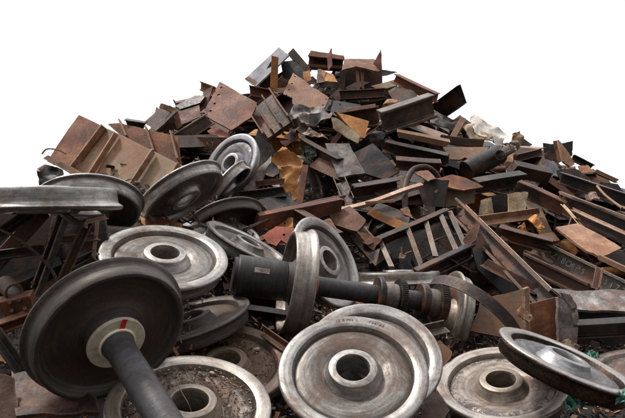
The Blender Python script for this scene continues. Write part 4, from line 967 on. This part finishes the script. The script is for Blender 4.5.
beam('channel_beam', (484,262,6.9), (540,291,6.5), 9, 'dark', 'L', 10, up=(.5,-.3,.8), label='dark angle right below the long sloping channel', cat='bar')
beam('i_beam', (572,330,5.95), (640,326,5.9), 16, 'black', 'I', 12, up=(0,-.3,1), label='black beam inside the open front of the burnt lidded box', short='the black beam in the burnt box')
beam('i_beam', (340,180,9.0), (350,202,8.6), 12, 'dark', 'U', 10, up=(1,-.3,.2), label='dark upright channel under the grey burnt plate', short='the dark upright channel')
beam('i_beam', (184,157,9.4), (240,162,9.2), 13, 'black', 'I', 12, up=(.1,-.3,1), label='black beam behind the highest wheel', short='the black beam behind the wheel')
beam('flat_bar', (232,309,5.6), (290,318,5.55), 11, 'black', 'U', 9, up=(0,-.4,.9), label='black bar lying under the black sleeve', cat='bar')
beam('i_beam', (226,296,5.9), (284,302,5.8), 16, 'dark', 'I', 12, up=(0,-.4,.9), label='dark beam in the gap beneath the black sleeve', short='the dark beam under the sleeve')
beam('flat_bar', (398,336,5.0), (446,326,5.2), 10, 'steelgrey', 'L', 10, up=(0,-.5,.9), label='grey bar lying between the stamped wheel and the geared axle', cat='bar')
plate('steel_plate', [(420,352),(440,340),(452,352),(444,372),(426,372)], 'brown', (0,-.7,.7), d=4.95, label='brown plate in the gap above the tan front wheel', cat=PL)
plate('steel_plate', [(424,398),(438,390),(450,410),(440,424),(420,422)], 'dark', (0,-.5,.85), d=4.3, label='dark plate low in the gap between the two front wheels', cat=PL)
beam('flat_bar', (262,330,4.9), (292,352,4.7), 8, 'dark', 'L', 8, up=(.3,-.4,.8), label='dark angle left of the big stamped wheel', cat='bar')
# --- right foreground odds
plate('plastic_rag', [(562,402),(570,396),(578,398),(586,396),(585,408),(576,408),(568,417)], 'green', (0,-.6,.8), d=4.05, th=.012, warp=.09, wfreq=2.4, cells=22, label='green plastic rag on the ground right of the tan front wheel', cat='plastic rag', short='the green rag')
plate('plastic_rag', [(614,397),(622,391),(634,392),(634,408),(618,406)], 'green', (0,-.7,.7), d=3.9, th=.012, warp=.09, wfreq=2.4, cells=22, label='green plastic rag at the right edge under the steeply tipped wheel', cat='plastic rag')
plate('plastic_rag', [(583,354),(592,351),(600,356),(592,361)], 'green', (0,-.6,.8), d=5.4, th=.01, warp=.06, wfreq=2.4, cells=18, label='pale green rag between the tipped wheel and the half cut off wheel', cat='plastic rag')
plate('steel_plate', [(556,346),(566,338),(580,346),(574,356),(562,354)], 'olive', (-.1,-.8,.6), d=5.6, label='brown scrap plate peeping over the steeply tipped wheel', cat=PL, warp=.05)
# ================================================================ MORE PIECES OF THE HEAP, each on the slope where it lies
KC = [('brown','rust brown'),('dark','dark rusty'),('orange','orange rusty'),('maroon','maroon'),('tan','tan'),('black','black'),('steelgrey','dark grey'),('brownred','red brown'),('salmon','pale rusty'),('bright','pale bare'),('burnt','grey burnt'),('olive','olive brown'),('cream','cream')]
WT = [15, 54, 4, 3, 7, 64, 26, 12, 2, 5, 6, 5, 2]
def inside_poly(q, poly):
    r = False
    for i in range(len(poly)):
        (x1, y1), (x2, y2) = poly[i - 1], poly[i]
        if (y1 > q[1]) != (y2 > q[1]) and q[0] < (x2 - x1) * (q[1] - y1) / (y2 - y1) + x1: r = not r
    return r
NAMED = list(HEROES)
def on_a_wheel(u, v):
    return any(h[3] and len(h[3]) >= 11 and inside_poly((u, v), h[3]) for h in NAMED)
def covered(u, v):
    return any(h[3] and inside_poly((u, v), h[3]) for h in NAMED)
def slope(x, y):
    e = .15
    return V3((-(heap_height(x + e, y) - heap_height(x - e, y)) / (2 * e), -(heap_height(x, y + e) - heap_height(x, y - e)) / (2 * e), 1)).normalized()
spots = []
rr = random.Random(21)
tries = 0
while len(spots) < 300 and tries < 60000:
    tries += 1
    y = 5.7 + 8.5 * rr.random() ** .8; u = rr.uniform(-15, 655)
    x = (u - CU) / FPX * y
    z = heap_height(x, y)
    if z < .03: continue
    n = slope(x, y); p = V3((x, y, z))
    if n.dot(CAM - p) < 0.1: continue
    uu, vv = px_of(p)
    if vv > 412 or vv < 40: continue
    if sum(covered(uu + a, vv + b) for a, b in ((0,0),(14,0),(-14,0),(0,10),(0,-10))) > (1 if rr.random() < .9 else 3): continue
    if covered(uu, vv) and rr.random() < .9: continue
    if any(on_a_wheel(uu + a, vv + b) for a, b in ((0,0),(20,0),(-20,0),(0,14),(0,-14))) and not (rr.random() < .15 and vv < 240): continue
    if depth(uu, vv) < y - .5: continue
    md = (.10 if vv < 300 else .18) + .012 * y
    if any((p - s[0]).length < md for s in spots): continue
    spots.append((p, n, uu, vv))
SPECS = []
for p, n, u, v in spots:
    big = rr.random()
    kind = rr.choices(['plate','fold','angle','channel','beam','strip','pipe','rod','sheet','box'], [13, 14, 12, 19, 16, 11, 3, 9, 7, 14])[0]
    mat, cname = rr.choices(KC, WT)[0]
    SPECS.append([p, n, u, v, kind, mat, cname, big])
FORM = {'plate': ['plate'], 'fold': ['folded plate'], 'angle': ['angle iron'], 'channel': ['channel piece'], 'beam': ['beam stub'], 'strip': ['strip'], 'pipe': ['pipe'], 'rod': ['bent rod'], 'sheet': ['crumpled sheet'], 'box': ['square tube']}
NAME = {'plate': 'steel_plate', 'fold': 'folded_plate', 'angle': 'angle_iron', 'channel': 'channel_beam', 'beam': 'i_beam', 'strip': 'metal_strip', 'pipe': 'pipe', 'rod': 'bent_rod', 'sheet': 'crumpled_sheet', 'box': 'square_tube'}
CAT = {'plate': PL, 'fold': PL, 'angle': 'bar', 'channel': 'beam', 'beam': 'beam', 'strip': 'metal strip', 'pipe': 'pipe', 'rod': 'rod', 'sheet': 'metal sheet', 'box': 'tube'}
USED = set(o.get('label') for o in bpy.data.objects if o.get('label'))
def where(u, v, k):
    near = sorted(((math.hypot(h[1] - u, (h[2] - v)), h) for h in NAMED if h[0]), key=lambda t: t[0])[:4]
    h = near[k][1]; dx, dy = u - h[1], v - h[2]
    if near[k][0] < 7: return 'tucked against ' + h[0]
    if abs(dx) > 1.8 * abs(dy): rel = 'right of' if dx > 0 else 'left of'
    elif abs(dy) > 1.8 * abs(dx): rel = 'below' if dy > 0 else 'above'
    else: rel = ('lower right of' if dy > 0 else 'upper right of') if dx > 0 else ('lower left of' if dy > 0 else 'upper left of')
    return rel + ' ' + h[0]
def make_label(u, v, form, cname, size):
    tri = [f'{cname} {form} {where(u, v, k)}' for k in range(3)]
    tri += [f'{size} {t}' for t in tri]
    tri += [f'{cname} {form} {where(u, v, 0)} and {where(u, v, 1)}', f'{size} {cname} {form} {where(u, v, 0)} and {where(u, v, 2)}', f'{size} {cname} {form} {where(u, v, 1)} and {where(u, v, 3)}']
    for t in tri:
        if t not in USED and 4 <= len(t.split()) <= 16: USED.add(t); return t
    return tri[-1]
for p, n, u, v, kind, mat, cname, big in SPECS:
    SEED[0] += 1; sd = SEED[0]; q = random.Random(sd)
    far = min(1.25, .65 + p.y / 18)
    s = (.24 + .36 * big * big + .14 * q.random()) * far
    tilt = V3((q.uniform(-1, 1), q.uniform(-1, .6), q.uniform(-.5, 1)))
    nn = (n + tilt * .75).normalized()
    if nn.dot((CAM - p).normalized()) < .15: nn = (nn + (CAM - p).normalized() * .5).normalized()
    o = p + n * q.uniform(.02, .14)
    size = 'big' if s > .48 else ('small' if s < .3 else 'middling')
    if kind in ('plate', 'fold', 'sheet'):
        k = q.choice([3, 4, 4, 4, 5, 6]); asp = q.uniform(.45, 1.0)
        if k == 4:
            j = lambda: q.uniform(.75, 1.1)
            poly = [(-s/2*j(), -s/2*asp*j()), (s/2*j(), -s/2*asp*j()), (s/2*j(), s/2*asp*j()), (-s/2*j(), s/2*asp*j())]
        else:
            poly = []
            for i in range(k):
                a = 2 * math.pi * (i + q.uniform(-.25, .25)) / k; r_ = s / 2 * q.uniform(.75, 1.2); poly.append((r_ * math.cos(a), r_ * math.sin(a) * asp))
        if kind != 'sheet' and q.random() < .4:      # a torch-cut bite out of one edge
            i = q.randrange(len(poly)); a, b = V3(poly[i] + (0,)), V3(poly[(i + 1) % len(poly)] + (0,)); t0 = q.uniform(.25, .5); t1 = t0 + q.uniform(.12, .3)
            inn = V3((-(b - a).y, (b - a).x, 0)) * q.uniform(.12, .3)
            poly[i + 1:i + 1] = [tuple((a + (b - a) * t0)[:2]), tuple((a + (b - a) * (t0 + .03) + inn)[:2]), tuple((a + (b - a) * (t1 - .02) + inn * q.uniform(.5, 1))[:2]), tuple((a + (b - a) * t1)[:2])]
        holes = [(q.uniform(-.2, .2) * s, (i - .5) * s * .3 * asp, .018) for i in range(2)] if (kind == 'plate' and q.random() < .35) else []
        fold = [(q.uniform(0, 6.28), q.uniform(-.05, .12) * s, q.choice([-1, 1]) * q.uniform(.6, 2.2))] if kind == 'fold' else None
        if kind == 'plate' and q.random() < .45:      # a pressed lip along one side
            e_ = q.choice([0, math.pi / 2, math.pi, -math.pi / 2]); fold = [(e_, (s if e_ in (0, math.pi) else s * asp) * q.uniform(.26, .4), q.choice([-1, 1]) * q.uniform(1.5, 4))]
        bm = sheet_bm(poly, q.uniform(.014, .042) if kind != 'sheet' else .008, holes, (.10 if kind == 'sheet' else q.choice([.01, .02, .05])) * s * 2, (.004 if q.random() < .4 else .022) if kind != 'sheet' else .02, fold, 20 if kind == 'sheet' else 10, sd, 2.2 if kind == 'sheet' else 1.4)
        m = frame(o, nn, V3((q.uniform(-1, 1), q.uniform(-.3, .3), q.uniform(-1, 1))))
        ob = link(NAME[kind], bm, M[mat], m, None, 65 if kind == 'sheet' else 32)
    else:
        ax = V3((q.uniform(-1, 1), q.uniform(-.5, .5), q.uniform(-.6, .6)))
        ax = (ax - n * ax.dot(n) * .7).normalized()
        L = s * q.uniform(1.2, 2.6)
        if kind == 'box':
            r_ = q.uniform(.08, .17) * far; L = max(L * .7, r_ * 2.2)
            bm = tube_bm([o + ax * L * (i / 5 - .5) for i in range(6)], r_, 4, r_ * q.uniform(.1, .2), o)
            ob = link(NAME[kind], bm, M[mat], Matrix.Translation(o))
        elif kind in ('pipe', 'rod'):
            w = [o - ax * L / 2]
            b1 = V3((q.uniform(-1, 1), q.uniform(-1, 1), q.uniform(-1, 1))) * (.08 if kind == 'pipe' else .22) * L
            w += [o + b1 + n * .04, o + ax * L / 2]
            r_ = q.uniform(.03, .07) if kind == 'pipe' else q.uniform(.007, .016)
            bm = tube_bm(smooth_path(w, 7), r_, 14 if kind == 'pipe' else 7, r_ * .25 if kind == 'pipe' else None, o)
            ob = link(NAME[kind], bm, M[mat], Matrix.Translation(o))
        else:
            h = {'angle': .14, 'channel': .25, 'beam': .32, 'strip': .018}[kind] * q.uniform(.7, 1.4) * far
            w_ = {'angle': h * q.uniform(.7, 1.1), 'channel': h * .6, 'beam': h * .8, 'strip': q.uniform(.05, .11)}[kind]
            t = .012 if kind != 'beam' else .018
            y_ = (n + V3((q.uniform(-.6, .6), q.uniform(-.6, .2), q.uniform(-.3, .6)))); y_ = (y_ - ax * y_.dot(ax)).normalized(); x_ = y_.cross(ax)
            if x_.dot(CAM - o) < 0: x_ = -x_
            m = Matrix((x_, y_, ax)).transposed().to_4x4(); m.translation = o - ax * L / 2
            bm = beam_bm({'angle': 'L', 'channel': 'U', 'beam': 'I', 'strip': 'B'}[kind], w_, h, t, L, sd, .02 if kind != 'strip' else .08, .05, q.uniform(-.4, .4) if kind == 'strip' else 0, q.uniform(-.12, .12) * (1 if kind == 'strip' else .1))
            ob = link(NAME[kind], bm, M[mat], m)
    tag(ob, make_label(u, v, FORM[kind][0], cname, size), CAT[kind], group='scrap pieces piled on the heap')

# ---------------------------------------------------------------- rubble nobody could count, and the heap itself
rr = random.Random(5); bm = bmesh.new(); cnt = 0
while cnt < 23000:
    y = 2.9 + 11.6 * rr.random() ** .75 if rr.random() < .72 else rr.uniform(2.9, 6.6); u = rr.uniform(-60, 690); x = (u - CU) / FPX * y; z = heap_height(x, y)
    if z < .01: continue
    n = slope(x, y); p = V3((x, y, z))
    if n.dot(CAM - p) < -.3: continue
    cnt += 1
    f = .6 + y / 16
    if y < 6.4: f *= .6
    l = (.03 + .14 * rr.random() ** 2.2) * f; k = rr.random()
    if k < .45: sz = (l, l * rr.uniform(.3, 1), .006 + .008 * rr.random())
    elif k < .8: sz = (l * 2.2, l * .18 + .006, .006 + .008 * rr.random())
    else: sz = (l * .6, l * .5, l * .35)
    q = n.orthogonal().normalized(); m3 = Matrix((q, n.cross(q), n)).transposed().to_4x4()
    m4 = Matrix.Translation(p + n * (rr.uniform(-.45, .07) if y > 6.4 else rr.uniform(-.22, -.02))) @ m3 @ Matrix.Rotation(rr.uniform(0, 6.28), 4, 'Z') @ Matrix.Rotation(rr.gauss(0, .6), 4, 'X') @ Matrix.Rotation(rr.gauss(0, .5), 4, 'Y')
    if m4.translation.z < .012: m4.translation.z = .004 + .02 * rr.random()
    vs = [bm.verts.new(m4 @ V3((sx * sz[0] * rr.uniform(.35, .55), sy * sz[1] * rr.uniform(.35, .55), szz * sz[2] * .5))) for szz in (-1, 1) for sx, sy in ((-1, -1), (1, -1), (1, 1), (-1, 1))]
    for f_ in ((3,2,1,0),(4,5,6,7),(0,1,5,4),(1,2,6,5),(2,3,7,6),(3,0,4,7)): bm.faces.new([vs[i] for i in f_])
o = link('scrap_rubble', bm, M['rubble'], Matrix.Identity(4)); o['kind'] = 'stuff'; o['label'] = 'small rusty chips, strips and shreds filling the gaps of the heap'; o['category'] = 'scrap rubble'

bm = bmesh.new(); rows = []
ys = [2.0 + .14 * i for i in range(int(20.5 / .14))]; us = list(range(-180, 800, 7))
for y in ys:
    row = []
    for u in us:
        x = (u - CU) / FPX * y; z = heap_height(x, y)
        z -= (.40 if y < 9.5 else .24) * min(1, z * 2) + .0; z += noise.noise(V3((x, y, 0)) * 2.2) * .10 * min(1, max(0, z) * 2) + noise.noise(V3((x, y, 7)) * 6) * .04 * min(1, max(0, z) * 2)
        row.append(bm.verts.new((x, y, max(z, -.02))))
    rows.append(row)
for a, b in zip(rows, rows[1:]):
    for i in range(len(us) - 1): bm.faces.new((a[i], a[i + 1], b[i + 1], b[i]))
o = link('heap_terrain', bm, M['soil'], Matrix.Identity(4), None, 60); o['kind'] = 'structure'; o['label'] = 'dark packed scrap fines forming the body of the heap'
bm = bmesh.new(); bmesh.ops.create_grid(bm, x_segments=2, y_segments=2, size=600)
o = link('ground', bm, M['soil'], Matrix.Identity(4)); o['kind'] = 'structure'; o['label'] = 'dark dirt ground of the scrap yard'

# ================================================================ CAMERA, SKY, SUN
cam = bpy.data.cameras.new('camera'); co = bpy.data.objects.new('camera', cam); COL.objects.link(co)
cam.lens = 35; cam.sensor_width = 36; cam.clip_end = 3000; cam.clip_start = .05
co.location = CAM; co.rotation_euler = (math.radians(90), 0, 0); S.camera = co
EL, AZ = math.radians(58), math.radians(-62)      # sun high up on the left, a little beyond the heap
sun = bpy.data.lights.new('sun', 'SUN'); so = bpy.data.objects.new('sun', sun); COL.objects.link(so)
sun.energy = 4.0; sun.angle = math.radians(7); sun.color = (1.0, .95, .88)
sd_ = V3((math.sin(AZ) * math.cos(EL), math.cos(AZ) * math.cos(EL), math.sin(EL)))
so.rotation_euler = sd_.to_track_quat('Z', 'Y').to_euler()
w = bpy.data.worlds.new('World'); S.world = w; w.use_nodes = True
nt = w.node_tree; nt.nodes.clear()
sky = nt.nodes.new('ShaderNodeTexSky'); sky.sky_type = 'NISHITA'; sky.sun_disc = False; sky.sun_elevation = EL; sky.sun_rotation = AZ
mx = nt.nodes.new('ShaderNodeMix'); mx.data_type = 'RGBA'; mx.inputs[0].default_value = .86; mx.inputs[7].default_value = (11.0, 11.0, 11.1, 1)   # thin white cloud over the blue
tc = nt.nodes.new('ShaderNodeTexCoord'); sx = nt.nodes.new('ShaderNodeSeparateXYZ'); nt.links.new(tc.outputs['Generated'], sx.inputs[0])
mr = nt.nodes.new('ShaderNodeMapRange'); mr.inputs[1].default_value = .15; mr.inputs[2].default_value = 1; mr.inputs[3].default_value = 1.2; mr.inputs[4].default_value = 2.9   # an overcast sky is brightest overhead
nt.links.new(sx.outputs[2], mr.inputs[0])
dp = nt.nodes.new('ShaderNodeVectorMath'); dp.operation = 'DOT_PRODUCT'; dp.inputs[1].default_value = (-.4, .9, 0); nt.links.new(tc.outputs['Generated'], dp.inputs[0])
m2 = nt.nodes.new('ShaderNodeMapRange'); m2.inputs[1].default_value = -.8; m2.inputs[2].default_value = .7; m2.inputs[3].default_value = .26; m2.inputs[4].default_value = 1.0   # the cloud is thinner, and brighter, beyond the heap
nt.links.new(dp.outputs['Value'], m2.inputs[0])
mm_ = nt.nodes.new('ShaderNodeMath'); mm_.operation = 'MULTIPLY'; nt.links.new(mr.outputs[0], mm_.inputs[0]); nt.links.new(m2.outputs[0], mm_.inputs[1])
ml = nt.nodes.new('ShaderNodeVectorMath'); ml.operation = 'SCALE'
bg = nt.nodes.new('ShaderNodeBackground'); bg.inputs[1].default_value = .13; out = nt.nodes.new('ShaderNodeOutputWorld')
nt.links.new(sky.outputs[0], mx.inputs[6]); nt.links.new(mx.outputs[2], ml.inputs[0]); nt.links.new(mm_.outputs[0], ml.inputs['Scale']); nt.links.new(ml.outputs[0], bg.inputs[0]); nt.links.new(bg.outputs[0], out.inputs[0])
S.view_settings.view_transform = 'Standard'; S.view_settings.look = 'None'; S.view_settings.gamma = 1; S.view_settings.exposure = -.5
S.view_settings.use_curve_mapping = False
